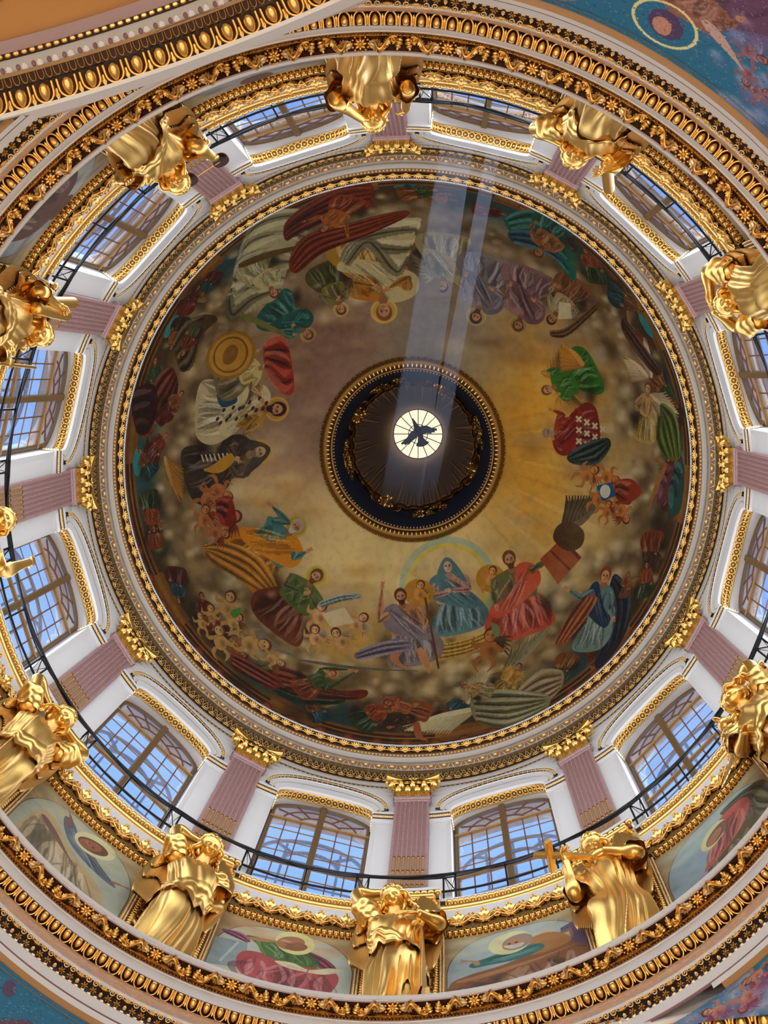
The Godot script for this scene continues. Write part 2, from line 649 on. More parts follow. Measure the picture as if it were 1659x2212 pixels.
		if opt.has("beard"):
			blob([fc + fx * hr * 0.62 + fy * hr * 0.25, fc + fy * hr * 0.55 + fx * hr * 0.2, fc + fy * hr * 0.42, fc + fy * hr * 0.55 - fx * hr * 0.2, fc - fx * hr * 0.62 + fy * hr * 0.25, fc - fx * hr * 0.3 + fy * hr * 1.25, fc + fx * hr * 0.3 + fy * hr * 1.25], Color(opt.beard))

	func infant(c: Vector2, size: float, turn: float, skin: String, wing := "") -> void:
		# a small plump winged child
		var K := Color(skin)
		var at := func(x: float, y: float) -> Vector2: return c + Vector2(x, y).rotated(turn) * size
		if wing:
			for i in 5:
				stroke([at.call(0.1, -0.2), at.call(0.4, -0.4 + 0.08 * i), at.call(0.75, -0.45 + 0.17 * i)], 0.16 * size, 0.08 * size, Color(wing).darkened(0.07 * i))
		blob([at.call(-0.22, -0.2), at.call(0.2, -0.22), at.call(0.27, 0.12), at.call(0.12, 0.36), at.call(-0.15, 0.36), at.call(-0.27, 0.1)], K)
		soft(at.call(0.12, 0.1), 0.22 * size, 0.3 * size, K.darkened(0.5), 0.6)
		for e in [[-0.2, 0.3, -0.36, 0.6, -0.2, 0.9], [0.12, 0.3, 0.3, 0.55, 0.12, 0.86], [-0.2, -0.12, -0.5, -0.05, -0.56, -0.35], [0.2, -0.12, 0.46, 0.06, 0.6, -0.14]]:
			stroke([at.call(e[0], e[1]), at.call(e[2], e[3]), at.call(e[4], e[5])], 0.22 * size, 0.13 * size, K.darkened(0.08))
		oval(at.call(0.0, -0.46), 0.24 * size, 0.26 * size, turn, Color("5a3418"))
		oval(at.call(-0.02, -0.42), 0.18 * size, 0.2 * size, turn, K.lightened(0.08))
		soft(at.call(0.08, -0.4), 0.12 * size, 0.2 * size, K.darkened(0.4), 0.6)
		for e: int in [-1, 1]:
			oval(at.call(-0.03 + 0.08 * e, -0.46), 0.03 * size, 0.02 * size, turn, Color("2a1810"))

	func wing(root: Vector2, tip: Vector2, wide: float, col: String, k := 12) -> void:
		var d := tip - root
		var nrm := d.orthogonal().normalized() * wide
		for i in k:
			var f := float(i) / (k - 1)
			var a := root + d * f * 0.55
			var b := root + d * (0.45 + 0.55 * f) + nrm * (1.0 - 0.75 * f)
			stroke([a, a.lerp(b, 0.5) + d * 0.05, b], wide * 0.32, wide * 0.16, Color(col).lightened(0.12 * (i % 2)).darkened(0.18 * (1.0 - f)))
		stroke([root, root + d * 0.5 - nrm * 0.12, tip], wide * 0.35, wide * 0.1, Color(col).lightened(0.15))

	func cloth(pts: Array, col: String, k := 9) -> void:
		# a piece of flying drapery with folds along its length (pts: one long side there, the other back)
		var c := Color(col)
		blob(pts, c.darkened(0.1))
		var h := pts.size() / 2
		for i in k:
			var f := (i + 0.5) / k
			var line_ := []
			for j in h:
				line_.append((pts[j] as Vector2).lerp(pts[pts.size() - 1 - j], f + rng.randf_range(-0.05, 0.05)))
			var w: float = (pts[0] as Vector2).distance_to(pts[pts.size() - 1]) / k
			w = maxf(w, (pts[h / 2] as Vector2).distance_to(pts[pts.size() - 1 - h / 2]) / k)
			if i % 2 == 0:
				glaze(line_, w * 1.3, w * 0.7, c.lightened(rng.randf_range(0.15, 0.36)), 0.6, 3.0)
			else:
				glaze(line_, w * 1.6, w * 1.0, c.darkened(rng.randf_range(0.4, 0.65)), 0.6, 4.0)
				glaze(line_, w * 0.3, w * 0.2, c.darkened(0.75), 0.7, 1.8)

	func grain(amount: float, freq: float, seed_ := 3) -> void:
		# uneven pigment
		var f := FastNoiseLite.new()
		f.seed = seed_
		f.frequency = freq
		f.fractal_octaves = 4
		var a := f.get_image(im.get_width() / 2, im.get_height() / 2)
		a.convert(Image.FORMAT_RGBA8)
		var d := a.get_data()
		for i in range(0, d.size(), 4):
			var k := (d[i] - 128) / 128.0
			d[i + 3] = int(clampf(absf(k) * amount, 0, 1) * 255)
			d[i] = 255 if k > 0 else 0
			d[i + 1] = 240 if k > 0 else 0
			d[i + 2] = 200 if k > 0 else 0
		a = Image.create_from_data(a.get_width(), a.get_height(), false, Image.FORMAT_RGBA8, d)
		a.resize(im.get_width(), im.get_height(), Image.INTERPOLATE_BILINEAR)
		im.blend_rect(a, Rect2i(0, 0, im.get_width(), im.get_height()), Vector2i.ZERO)

	func done() -> ImageTexture:
		im.convert(Image.FORMAT_RGB8)
		if im.get_width() > 1500:
			# brushwork softens every edge
			im.resize(1180, 1180, Image.INTERPOLATE_LANCZOS)
			im.resize(2048, 2048, Image.INTERPOLATE_CUBIC)
		im.generate_mipmaps()
		return ImageTexture.create_from_image(im)


func paint_dome() -> ImageTexture:
	var p := Painter.new(2048, 2048, 2.048, Color("86704e"))
	# sky: golden towards the right and below, grey mauve above and to the left
	for i in 26:
		var a := TAU * i / 26.0
		p.soft(Vector2(500, 500) + Vector2(210, 0).rotated(a), 190, 190, Color("c8a868").lerp(Color("86725a"), 0.5 + 0.5 * sin(-a - 0.6)), 0.85)
	for q in [Vector2(690, 451), Vector2(669, 517), Vector2(650, 582), Vector2(656, 406), Vector2(691, 397)]:
		p.soft(q, 130, 130, Color("d29a36"), 0.62)
	for q in [Vector2(350, 570), Vector2(428, 636), Vector2(507, 648), Vector2(572, 635), Vector2(389, 649), Vector2(323, 557)]:
		p.soft(q, 130, 120, Color("dcc286"), 0.75)
	for q in [Vector2(377, 421), Vector2(363, 360), Vector2(337, 505), Vector2(416, 335)]:
		p.soft(q, 120, 120, Color("8a6a5c"), 0.6)
	for q in [Vector2(506, 336), Vector2(584, 362), Vector2(549, 217), Vector2(640, 136), Vector2(584, 112)]:
		p.soft(q, 100, 120, Color("777468"), 0.55)
	p.soft(Vector2(400, 773), 60, 50, Color("d09a3a"), 0.7)
	p.soft(Vector2(494, 662), 170, 70, Color("d9c48a"), 0.6)
	for i in 120:
		var a := p.rng.randf() * TAU
		var r := p.rng.randf_range(150, 300)
		p.soft(Vector2(500, 500) + Vector2(r, 0).rotated(a), p.rng.randf_range(20, 60), p.rng.randf_range(14, 40), [Color("c9b48c"), Color("8a7a68"), Color("a89472")][i % 3], 0.22)
	# rays
	for i in 16:
		var a := -0.3 + i * 0.13
		p.wash(PackedVector2Array([Vector2(500, 500) + Vector2(140, 0).rotated(a), Vector2(500, 500) + Vector2(300, 0).rotated(a + 0.01), Vector2(500, 500) + Vector2(300, 0).rotated(a + 0.06)]), Color("f0d8a0") if i % 2 else Color("a07a3a"), 0.22, 5.0)
	for i in 60:
		# drifting cloud on the sky
		var a := p.rng.randf() * TAU
		var c := Vector2(500, 500) + Vector2(p.rng.randf_range(160, 300), 0).rotated(a)
		var warm := 0.5 + 0.5 * sin(a - 0.6)
		p.soft(c + Vector2(6, 10), p.rng.randf_range(26, 60), p.rng.randf_range(12, 26), Color("6a4c3c").lerp(Color("a87c40"), warm), 0.3)
		p.soft(c, p.rng.randf_range(20, 50), p.rng.randf_range(9, 20), Color("a8927a").lerp(Color("e8cc8c"), warm), 0.35)
	# the far rim: open blue-green sky behind a painted parapet
	for i in 72:
		var a := TAU * i / 72.0
		p.soft(Vector2(500, 500) + Vector2(430, 0).rotated(a), 62, 62, [Color("1f4a46"), Color("3a2a16"), Color("2c2412"), Color("1c3c40")][(i / 3) % 4], 0.9)
	for i in 120:
		var a0 := TAU * i / 120.0
		var a1 := TAU * (i + 1) / 120.0
		var c := Vector2(500, 500)
		var step: float = 8.0 if (i / 4) % 3 == 0 else 0.0
		for b in [[448, 520, "341a0c"], [446, 452, "6a4618"], [458, 462, "7a5420"], [470, 473, "6a4218"]]:
			p.poly(PackedVector2Array([c + Vector2(b[0] - step, 0).rotated(a0), c + Vector2(b[0] - step, 0).rotated(a1), c + Vector2(b[1], 0).rotated(a1), c + Vector2(b[1], 0).rotated(a0)]), Color(b[2]))
	for i in 60:
		# painted rosettes and openings along the parapet at the lower side
		var a := TAU * i / 60.0
		var c := Vector2(500, 500) + Vector2(476, 0).rotated(a)
		if sin(a) > 0.3:
			p.oval(c, 13, 11, a, Color("5a2e16"))
			p.oval(c, 8, 7, a, Color("7a4420"))
			p.oval(Vector2(500, 500) + Vector2(484, 0).rotated(a + 0.052), 9, 8, a, Color("3a8070"))
		elif i % 5 == 0:
			p.oval(Vector2(500, 500) + Vector2(440, 0).rotated(a), 10, 22, a, Color("2c7a78"))
	# the ring of cloud that carries the figures
	for i in 130:
		var a := TAU * i / 130.0 + p.rng.randf_range(-0.03, 0.03)
		var r := 352.0 + 26.0 * sin(3.0 * a + 1.0) + p.rng.randf_range(-32, 40)
		var c := Vector2(500, 500) + Vector2(r, 0).rotated(a)
		p.cloud(c, p.rng.randf_range(24, 46), 3, Color("c2ac7e").lerp(Color("96866a"), 0.5 - 0.5 * sin(a)), Color("4c3a24"))
	for q in [Vector2(240, 678), Vector2(274, 719), Vector2(212, 636), Vector2(300, 778), Vector2(511, 832), Vector2(591, 850), Vector2(719, 738), Vector2(744, 696), Vector2(793, 634), Vector2(837, 550), Vector2(827, 454), Vector2(784, 269), Vector2(722, 196), Vector2(463, 116), Vector2(415, 262), Vector2(207, 265), Vector2(169, 411), Vector2(161, 496), Vector2(177, 538)]:
		p.cloud(q, 42, 7, Color("c9b68c"), Color("54442e"), Vector2(1.3, 1.0))
	# dark gaps under the clouds
	for q in [Vector2(157, 742), Vector2(221, 872), Vector2(316, 916), Vector2(485, 921), Vector2(831, 752), Vector2(889, 590), Vector2(842, 154), Vector2(757, 147), Vector2(165, 218), Vector2(105, 402)]:
		p.soft(q, 44, 36, Color("241a10"), 0.7)
	# dim winged figures crowd the space between cloud and parapet
	var dark := ["6a2412", "4a1c10", "7a3a16", "2c3c1c", "1c3a3c", "5a3414", "7e4a1e", "3c2412"]
	for i in 40:
		var a := TAU * (i + p.rng.randf_range(-0.3, 0.3)) / 40.0
		var c := Vector2(500, 500) + Vector2(p.rng.randf_range(404, 436), 0).rotated(a)
		var t := a + PI / 2 + p.rng.randf_range(-0.9, 0.9) + (PI if i % 2 else 0.0)
		var f := Vector2(1, 0).rotated(t) * p.rng.randf_range(26, 40)
		if i % 3 == 0:
			p.wing(c + f * 0.3, c + f * 0.3 + f.orthogonal() * (1.3 if i % 2 else -1.3), 18, "6e5226", 8)
		p.rng.seed = 900 + i
		p.person(c + f, c - f * 0.7, dark[i % 8], dark[(i * 3 + 1) % 8], {"fat": 1.3, "skin": "8a5228", "hair": "3a1c0c", "folds": 7})
		p.rng.seed = 77 + i
	# ---- groups, going round from the lower right ----
	p.ringline(Vector2(553, 692), 66, 9, Color("a9b08c"))
	p.ringline(Vector2(553, 692), 58, 6, Color("c9b45a"))
	for i in 4:
		p.cloth([Vector2(530, 783) + Vector2(0, i * 6), Vector2(585, 772) + Vector2(0, i * 6), Vector2(639, 747) + Vector2(0, i * 6), Vector2(640, 753) + Vector2(0, i * 6), Vector2(585, 779) + Vector2(0, i * 6), Vector2(530, 789) + Vector2(0, i * 6)], "b8862e" if i % 2 else "caa040", 3)
	p.person(Vector2(551, 663), Vector2(570, 759), "6c8a88", "b98a78", {"veil": "587674", "fat": 1.45, "skin": "c09a78", "arms": [[-0.26, 0.6, 0.04, 0.62], [0.26, 0.6, -0.04, 0.64]], "mantle": "5f807e", "folds": 15})
	for q in [Vector2(614, 681), Vector2(511, 702)]:
		p.oval(q, 22, 20, 0.3, Color("a87a28"))
		p.infant(q, 26, 0.2, "c08a48", "a87a2a")
	p.person(Vector2(485, 707), Vector2(506, 810), "8d7d78", "a8744c", {"fat": 1.35, "beard": "4a2412", "hair": "5a3014", "bare": true, "arms": [[-0.36, 0.72, -0.22, 1.18], [0.28, 0.62, 0.24, 0.5]], "mantle": "86787a", "folds": 14})
	p.stroke([Vector2(513, 786), Vector2(524, 809), Vector2(531, 828)], 15, 8, Color("b07a50"))
	p.stroke([Vector2(496, 779), Vector2(476, 802), Vector2(497, 821)], 15, 9, Color("a87048"))
	p.line([Vector2(520, 709), Vector2(544, 820)], 3, Color("5a3a1c"))
	p.cloth([Vector2(420, 794), Vector2(462, 776), Vector2(496, 772), Vector2(500, 790), Vector2(462, 798), Vector2(424, 807)], "807078", 5)
	p.person(Vector2(640, 653), Vector2(673, 763), "b8503a", "5c5a34", {"fat": 1.5, "hair": "6a4422", "beard": "5a3418", "mantle": "c45c40", "side": -1.0, "arms": [[-0.3, 0.66, -0.3, 0.46], [0.3, 0.8, 0.5, 0.84]], "folds": 17})
	p.poly(PackedVector2Array([Vector2(686, 653), Vector2(717, 623), Vector2(752, 651), Vector2(717, 690)]), Color("8a4a28"))
	p.poly(PackedVector2Array([Vector2(715, 625), Vector2(720, 623), Vector2(752, 650), Vector2(748, 654)]), Color("5a2c16"))
	p.line([Vector2(702, 641), Vector2(735, 669)], 3, Color("5a2c16"))
	p.wing(Vector2(719, 614), Vector2(780, 567), 40, "4a3a22", 12)
	p.blob([Vector2(705, 624), Vector2(711, 604), Vector2(732, 599), Vector2(753, 613), Vector2(750, 634), Vector2(728, 641)], Color("4c3820"))
	p.person(Vector2(336, 607), Vector2(248, 675), "c47f22", "4c766c", {"fat": 1.7, "beard": "b8ae96", "hair": "a89a80", "side": -1.0, "mantle": "d08a26", "arms": [[-0.1, 0.95, -0.42, 0.9], [0.3, 0.7, 0.34, 0.92]], "halo": "b09a48", "folds": 18})
	p.cloth([Vector2(188, 635), Vector2(228, 630), Vector2(278, 649), Vector2(305, 697), Vector2(290, 712), Vector2(247, 685), Vector2(202, 661), Vector2(191, 647)], "b87a26", 8)
	p.person(Vector2(363, 679), Vector2(294, 760), "6e3a20", "566032", {"fat": 1.55, "beard": "5a3a1e", "hair": "5a3a1e", "halo": "b8a040", "side": -1.0, "arms": [[-0.24, 0.62, 0.04, 0.72], [0.28, 0.66, 0.06, 0.76]], "folds": 14})
	for q in [[Vector2(366, 738), 34, 0.3], [Vector2(396, 777), 32, -0.4], [Vector2(421, 748), 30, 0.9], [Vector2(358, 773), 30, 0.1]]:
		p.infant(q[0], q[1], q[2], "c69a68", "a89878")
	p.cloth([Vector2(367, 717), Vector2(398, 706), Vector2(425, 704), Vector2(425, 711), Vector2(398, 716), Vector2(370, 725)], "9aa49a", 4)
	p.poly(PackedVector2Array([Vector2(370, 735), Vector2(404, 725), Vector2(418, 748), Vector2(383, 756)]), Color("c8b68e"))
	p.person(Vector2(284, 500), Vector2(165, 527), "45382c", "54442e", {"fat": 1.25, "veil": "3a3028", "beard": "6a5a46", "halo": "b08a40", "skin": "a07c5a", "arms": [[-0.18, 0.62, 0.0, 0.7], [0.2, 0.64, 0.02, 0.58]], "mantle": "3c3026", "folds": 9})
	for i in 7:
		p.line([Vector2(190, 501) + Vector2(7 * i, -2), Vector2(194, 512) + Vector2(7 * i, -2)], 2.4, Color("c4b494"))
	p.stroke([Vector2(243, 504), Vector2(217, 520), Vector2(194, 522)], 22, 12, Color("a87f34"))
	p.person(Vector2(309, 440), Vector2(186, 428), "c9b98c", "a07a34", {"fat": 1.3, "halo": "b58c46", "hair": "3a1c10", "beard": "3a1c10", "skin": "a87a52", "mantle": "d2c294", "arms": [[-0.32, 0.6, -0.1, 0.8], [0.3, 0.62, 0.06, 0.8]], "folds": 13})
	p.blob([Vector2(216, 410), Vector2(239, 406), Vector2(248, 425), Vector2(224, 431)], Color("2e4a5c"))
	for i in 16:
		p.oval(Vector2(217, 448).lerp(Vector2(293, 430), i / 15.0) + Vector2(0, 10 * sin(i * 2.3)), 2.2, 3.6, 0.6, Color("3a2c1a"))
	p.person(Vector2(294, 375), Vector2(216, 396), "7c7050", "b8a468", {"fat": 1.1, "wing": "8a6a40", "skin": "b08058", "arms": [[-0.3, 0.7, -0.34, 0.9], [0.3, 0.62, 0.44, 0.72]]})
	p.cloth([Vector2(288, 343), Vector2(312, 331), Vector2(324, 346), Vector2(334, 411), Vector2(317, 418), Vector2(292, 382)], "a03c22", 7)
	p.oval(Vector2(235, 352), 40, 38, 0, Color("8a6426"))
	p.oval(Vector2(235, 352), 35, 33, 0, Color("a87c34"))
	p.ringline(Vector2(235, 352), 27, 3, Color("6e4c1c"))
	p.oval(Vector2(235, 352), 12, 16, 0.4, Color("7a5622"))
	p.person(Vector2(353, 333), Vector2(296, 277), "2c6256", "37705f", {"fat": 1.5, "hair": "6a4a26", "halo": "a8905c", "arms": [[-0.24, 0.6, 0.04, 0.66], [0.3, 0.62, 0.16, 0.8]], "mantle": "2a5a52", "folds": 12})
	p.person(Vector2(400, 297), Vector2(374, 221), "55542c", "746a3a", {"fat": 1.2, "halo": "b8a060", "hair": "6a3a20", "arms": [[-0.26, 0.6, -0.04, 0.76], [0.26, 0.6, 0.0, 0.8]]})
	p.person(Vector2(461, 302), Vector2(450, 170), "b88a34", "a86e28", {"fat": 1.75, "halo": "c2a050", "hair": "7a4420", "mantle": "cdbd8a", "arms": [[-0.3, 0.62, -0.06, 0.74], [0.3, 0.62, 0.06, 0.7]], "folds": 19})
	p.cloth([Vector2(398, 213), Vector2(404, 197), Vector2(435, 154), Vector2(511, 138), Vector2(514, 157), Vector2(495, 218), Vector2(481, 249), Vector2(472, 234), Vector2(442, 183), Vector2(408, 226)], "c9ba8c", 6)
	p.person(Vector2(545, 263), Vector2(554, 174), "a89a70", "8f8a6a", {"fat": 1.5, "wing": "a49a78", "skin": "a88058", "mantle": "b0a27a"})
	p.line([Vector2(523, 288), Vector2(563, 284)], 3, Color("8a7a56"))
	p.line([Vector2(538, 249), Vector2(540, 294)], 4, Color("8a7a56"))
	p.person(Vector2(591, 309), Vector2(619, 213), "82787a", "8a7e80", {"fat": 1.45, "halo": "a89a70", "hair": "4a3a34", "beard": "4a3a34", "mantle": "726a70", "folds": 14})
	p.person(Vector2(652, 318), Vector2(684, 228), "8a6a66", "94706a", {"fat": 1.5, "halo": "a89058", "hair": "6a4434", "beard": "6a4838", "mantle": "7c5c5c", "folds": 13})
	p.person(Vector2(704, 304), Vector2(756, 233), "7a4a22", "9a8a64", {"fat": 1.1, "hair": "4a2814", "skin": "96663e"})
	p.poly(PackedVector2Array([Vector2(718, 274), Vector2(737, 273), Vector2(737, 299), Vector2(714, 303)]), Color("c0b28c"))
	p.cloth([Vector2(701, 323), Vector2(728, 313), Vector2(780, 265), Vector2(783, 275), Vector2(730, 325), Vector2(704, 332)], "6a4420", 4)
	p.cloth([Vector2(649, 124), Vector2(703, 89), Vector2(748, 115), Vector2(755, 216), Vector2(741, 228), Vector2(709, 181), Vector2(665, 171)], "1f6452", 9)
	p.cloth([Vector2(652, 154), Vector2(691, 146), Vector2(725, 177), Vector2(733, 203), Vector2(700, 187), Vector2(657, 177)], "28505c", 5)
	p.person(Vector2(695, 189), Vector2(747, 103), "1f5c4c", "8a5a34", {"fat": 1.2, "hair": "5a3a1c", "skin": "8a5a36"})
	p.wing(Vector2(275, 238), Vector2(233, 287), 36, "b4a87e", 12)
	p.cloth([Vector2(238, 184), Vector2(255, 86), Vector2(321, 89), Vector2(355, 123), Vector2(329, 168), Vector2(306, 267), Vector2(263, 276), Vector2(234, 295), Vector2(226, 253)], "aea57a", 12)
	p.person(Vector2(300, 261), Vector2(259, 190), "b0a678", "b0a678", {"fat": 1.3, "hair": "6a3a1c", "skin": "a87650"})
	p.stroke([Vector2(236, 198), Vector2(300, 186), Vector2(400, 179)], 20, 5, Color("54401e"))
	p.cloth([Vector2(306, 127), Vector2(329, 92), Vector2(394, 38), Vector2(440, 41), Vector2(441, 103), Vector2(384, 128), Vector2(335, 150), Vector2(312, 165)], "6e2412", 10)
	p.cloth([Vector2(320, 203), Vector2(343, 161), Vector2(413, 143), Vector2(491, 122), Vector2(494, 138), Vector2(435, 173), Vector2(373, 198), Vector2(332, 231)], "7a3014", 8)
	p.person(Vector2(371, 152), Vector2(419, 88), "8a3c18", "9a5a28", {"fat": 1.4, "hair": "5a2412", "skin": "9a5a34", "arms": [[-0.3, 0.7, -0.5, 0.9], [0.3, 0.7, 0.5, 1.0]]})
	p.person(Vector2(692, 412), Vector2(769, 376), "3e7426", "3f6a24", {"fat": 1.5, "hair": "6a4422", "wing": "b07a2a", "skin": "b07a48", "arms": [[-0.3, 0.64, -0.14, 0.84], [0.26, 0.66, 0.3, 0.9]], "folds": 11})
	p.wing(Vector2(750, 371), Vector2(718, 343), 34, "b47a2c", 11)
	p.person(Vector2(692, 474), Vector2(770, 471), "7c2a1c", "8f3622", {"fat": 1.75, "hair": "8a8270", "beard": "8a8474", "skin": "a0744c", "mantle": "8a2c1e", "folds": 8, "arms": [[-0.32, 0.72, -0.1, 0.9], [0.34, 0.66, 0.42, 0.9]]})
	for i in 12:
		var c: Vector2 = Vector2(740, 451) + Vector2(13 * (i % 4), 16 * (i / 4) + 4 * (i % 4))
		p.line([c - Vector2(4, 4), c + Vector2(4, 4)], 3.4, Color("c2b490"))
		p.line([c - Vector2(-4, 4), c + Vector2(-4, 4)], 3.4, Color("c2b490"))
	p.cloth([Vector2(722, 505), Vector2(747, 487), Vector2(785, 475), Vector2(792, 488), Vector2(770, 513), Vector2(733, 516)], "23362a", 7)
	for q in [[Vector2(755, 530), 30, 1.0], [Vector2(790, 532), 30, 1.9], [Vector2(812, 554), 34, 2.2], [Vector2(772, 563), 28, 0.4], [Vector2(818, 581), 30, 2.6], [Vector2(789, 582), 24, 0.3]]:
		p.infant(q[0], q[1], q[2], "b0703a", "8a4a28")
	p.cloth([Vector2(802, 538), Vector2(832, 533), Vector2(851, 552), Vector2(821, 571), Vector2(804, 558)], "8f3418", 4)
	p.poly(PackedVector2Array([Vector2(770, 546), Vector2(796, 539), Vector2(804, 559), Vector2(780, 567)]), Color("20506e"))
	p.oval(Vector2(785, 553), 9, 10, 0, Color("c8c4ae"))
	# winged figures outside the ring, at the right
	for q in [[Vector2(861, 400), Vector2(887, 465), "bfa880"], [Vector2(868, 372), Vector2(825, 346), "b8a078"]]:
		p.wing(q[0], q[1], 30, q[2], 11)
		p.wing(q[0] + Vector2(8, 0), q[1] + Vector2(50, -40), 24, q[2], 9)
	p.person(Vector2(866, 390), Vector2(853, 472), "b89a58", "b08c58", {"fat": 0.9, "hair": "6a4422", "skin": "b08a5a"})
	p.cloth([Vector2(895, 409), Vector2(929, 426), Vector2(939, 488), Vector2(903, 496), Vector2(882, 469), Vector2(888, 432)], "58681e", 8)
	p.cloth([Vector2(893, 511), Vector2(920, 501), Vector2(918, 552), Vector2(886, 568), Vector2(889, 540)], "5c2c34", 5)
	p.stroke([Vector2(903, 503), Vector2(879, 547), Vector2(868, 583)], 12, 5, Color("8a5a2c"))
	p.cloth([Vector2(926, 500), Vector2(950, 505), Vector2(946, 573), Vector2(916, 582), Vector2(916, 538)], "16453f", 5)
	p.cloth([Vector2(834, 281), Vector2(875, 328), Vector2(903, 353), Vector2(885, 365), Vector2(853, 341), Vector2(826, 304)], "3c2014", 5)
	# lower right: a woman in pale green with a dark blue cloak
	p.cloth([Vector2(816, 676), Vector2(853, 715), Vector2(861, 780), Vector2(829, 838), Vector2(809, 826), Vector2(814, 759), Vector2(807, 705)], "131d2c", 7)
	p.person(Vector2(797, 678), Vector2(785, 797), "7d9080", "56706c", {"fat": 0.95, "hair": "7a3a1c", "skin": "a8764a", "arms": [[-0.3, 0.68, -0.5, 0.78], [0.22, 0.6, 0.3, 0.44]], "mantle": "243a4c", "folds": 15})
	p.person(Vector2(840, 677), Vector2(837, 714), "6a3a1c", "7a4422", {"skin": "9a5a30"})
	p.cloth([Vector2(787, 712), Vector2(775, 741), Vector2(745, 781), Vector2(725, 784), Vector2(742, 739), Vector2(766, 711)], "9c5028", 6)
	# lower edge: flying figures
	p.infant(Vector2(618, 787), 46, 0.1, "9a6434", "4a3c22")
	p.stroke([Vector2(630, 769), Vector2(625, 754), Vector2(618, 747)], 14, 8, Color("6a7448"))
	p.wing(Vector2(641, 839), Vector2(714, 760), 26, "6e6442", 10)
	p.person(Vector2(669, 820), Vector2(642, 869), "8a6a24", "a87c34", {"fat": 1.5, "wing": "a8823a", "skin": "a87848"})
	p.cloth([Vector2(676, 863), Vector2(710, 831), Vector2(748, 835), Vector2(753, 873), Vector2(718, 907), Vector2(677, 911)], "98805a", 9)
	p.wing(Vector2(611, 895), Vector2(493, 931), 40, "b0a276", 15)
	p.wing(Vector2(594, 885), Vector2(625, 826), 30, "a39468", 12)
	p.cloth([Vector2(600, 867), Vector2(652, 861), Vector2(728, 878), Vector2(737, 911), Vector2(676, 944), Vector2(615, 925)], "857c54", 10)
	p.person(Vector2(587, 852), Vector2(630, 869), "a08a5a", "9a7a48", {"fat": 1.2, "hair": "6a3a1a", "skin": "a06e40"})
	p.person(Vector2(468, 882), Vector2(533, 906), "8a4a20", "9a5a34", {"fat": 0.9, "hair": "6a2e14", "skin": "96522c", "bare": true, "arms": [[-0.2, 0.8, -0.3, 1.1], [0.2, 0.8, 0.1, 1.2]]})
	p.stroke([Vector2(515, 921), Vector2(521, 953), Vector2(537, 966)], 15, 9, Color("8a4a26"))
	p.cloth([Vector2(250, 835), Vector2(295, 826), Vector2(353, 855), Vector2(397, 869), Vector2(393, 887), Vector2(327, 894), Vector2(281, 872)], "243c20", 8)
	p.cloth([Vector2(280, 819), Vector2(325, 832), Vector2(383, 861), Vector2(434, 859), Vector2(426, 876), Vector2(367, 880), Vector2(306, 868)], "6e2c14", 8)
	p.person(Vector2(382, 832), Vector2(322, 867), "7a3a1a", "3c4a24", {"fat": 1.1, "hair": "8a3a18", "skin": "b07a4a", "arms": [[-0.2, 0.9, 0.1, 1.4], [0.3, 0.6, 0.2, 1.5]]})
	p.stroke([Vector2(331, 811), Vector2(413, 820), Vector2(514, 824)], 6, 4, Color("5c5848"))
	p.stroke([Vector2(260, 757), Vector2(284, 786), Vector2(327, 807)], 22, 8, Color("6e6654"))
	for q in [[Vector2(187, 747), 30, 0.2], [Vector2(219, 729), 40, 0.5], [Vector2(198, 790), 44, 0.1], [Vector2(256, 789), 46, 1.6], [Vector2(228, 755), 30, 0.9], [Vector2(289, 814), 30, 2.0], [Vector2(167, 761), 28, 0.0]]:
		p.infant(q[0], q[1], q[2], "a8824e", "6a4a22" if q[1] < 40 else "")
	p.stroke([Vector2(226, 744), Vector2(236, 737), Vector2(243, 730)], 16, 8, Color("4c7434"))
	p.cloth([Vector2(220, 809), Vector2(263, 829), Vector2(300, 851), Vector2(281, 872), Vector2(242, 854), Vector2(211, 836)], "6c2a14", 6)
	# left: small red group and winged figures by the parapet
	for q in [[Vector2(200, 563), 38, 0.8], [Vector2(220, 554), 34, 2.2], [Vector2(226, 595), 40, 1.4], [Vector2(191, 594), 32, 0.3], [Vector2(213, 615), 30, 1.8]]:
		p.infant(q[0], q[1], q[2], "a06840", "7a3a22")
	p.cloth([Vector2(216, 567), Vector2(238, 564), Vector2(244, 602), Vector2(225, 605), Vector2(213, 588)], "7e2a18", 5)
	p.person(Vector2(124, 464), Vector2(87, 492), "4a1c10", "5c2412", {"fat": 1.5, "hair": "7a3a1a", "skin": "9a5c34"})
	p.wing(Vector2(122, 496), Vector2(150, 568), 26, "9a6a24", 11)
	p.cloth([Vector2(83, 398), Vector2(106, 363), Vector2(129, 353), Vector2(146, 386), Vector2(135, 429), Vector2(112, 448)], "5a1e10", 8)
	p.person(Vector2(153, 402), Vector2(116, 433), "5a1c10", "7a4a28", {"fat": 1.1, "hair": "4a2412", "skin": "a06a44"})
	p.cloth([Vector2(39, 380), Vector2(92, 376), Vector2(106, 417), Vector2(87, 455), Vector2(58, 447)], "30100a", 6)
	p.cloth([Vector2(129, 313), Vector2(149, 284), Vector2(183, 276), Vector2(210, 290), Vector2(179, 316), Vector2(166, 359), Vector2(149, 364)], "4c3a1e", 8)
	p.person(Vector2(151, 337), Vector2(177, 291), "4a4422", "5a2a16", {"fat": 1.2, "hair": "3a2010", "skin": "8a5630"})
	for q in [Vector2(264, 300), Vector2(286, 310), Vector2(308, 324)]:
		p.stroke([Vector2(249, 290), q, q + Vector2(20, 14)], 12, 3, Color("6c6a38"))
	p.grain(0.12, 0.006)
	p.grain(0.08, 0.06, 5)
	p.im.adjust_bcs(1.02, 1.12, 1.12)
	return p.done()


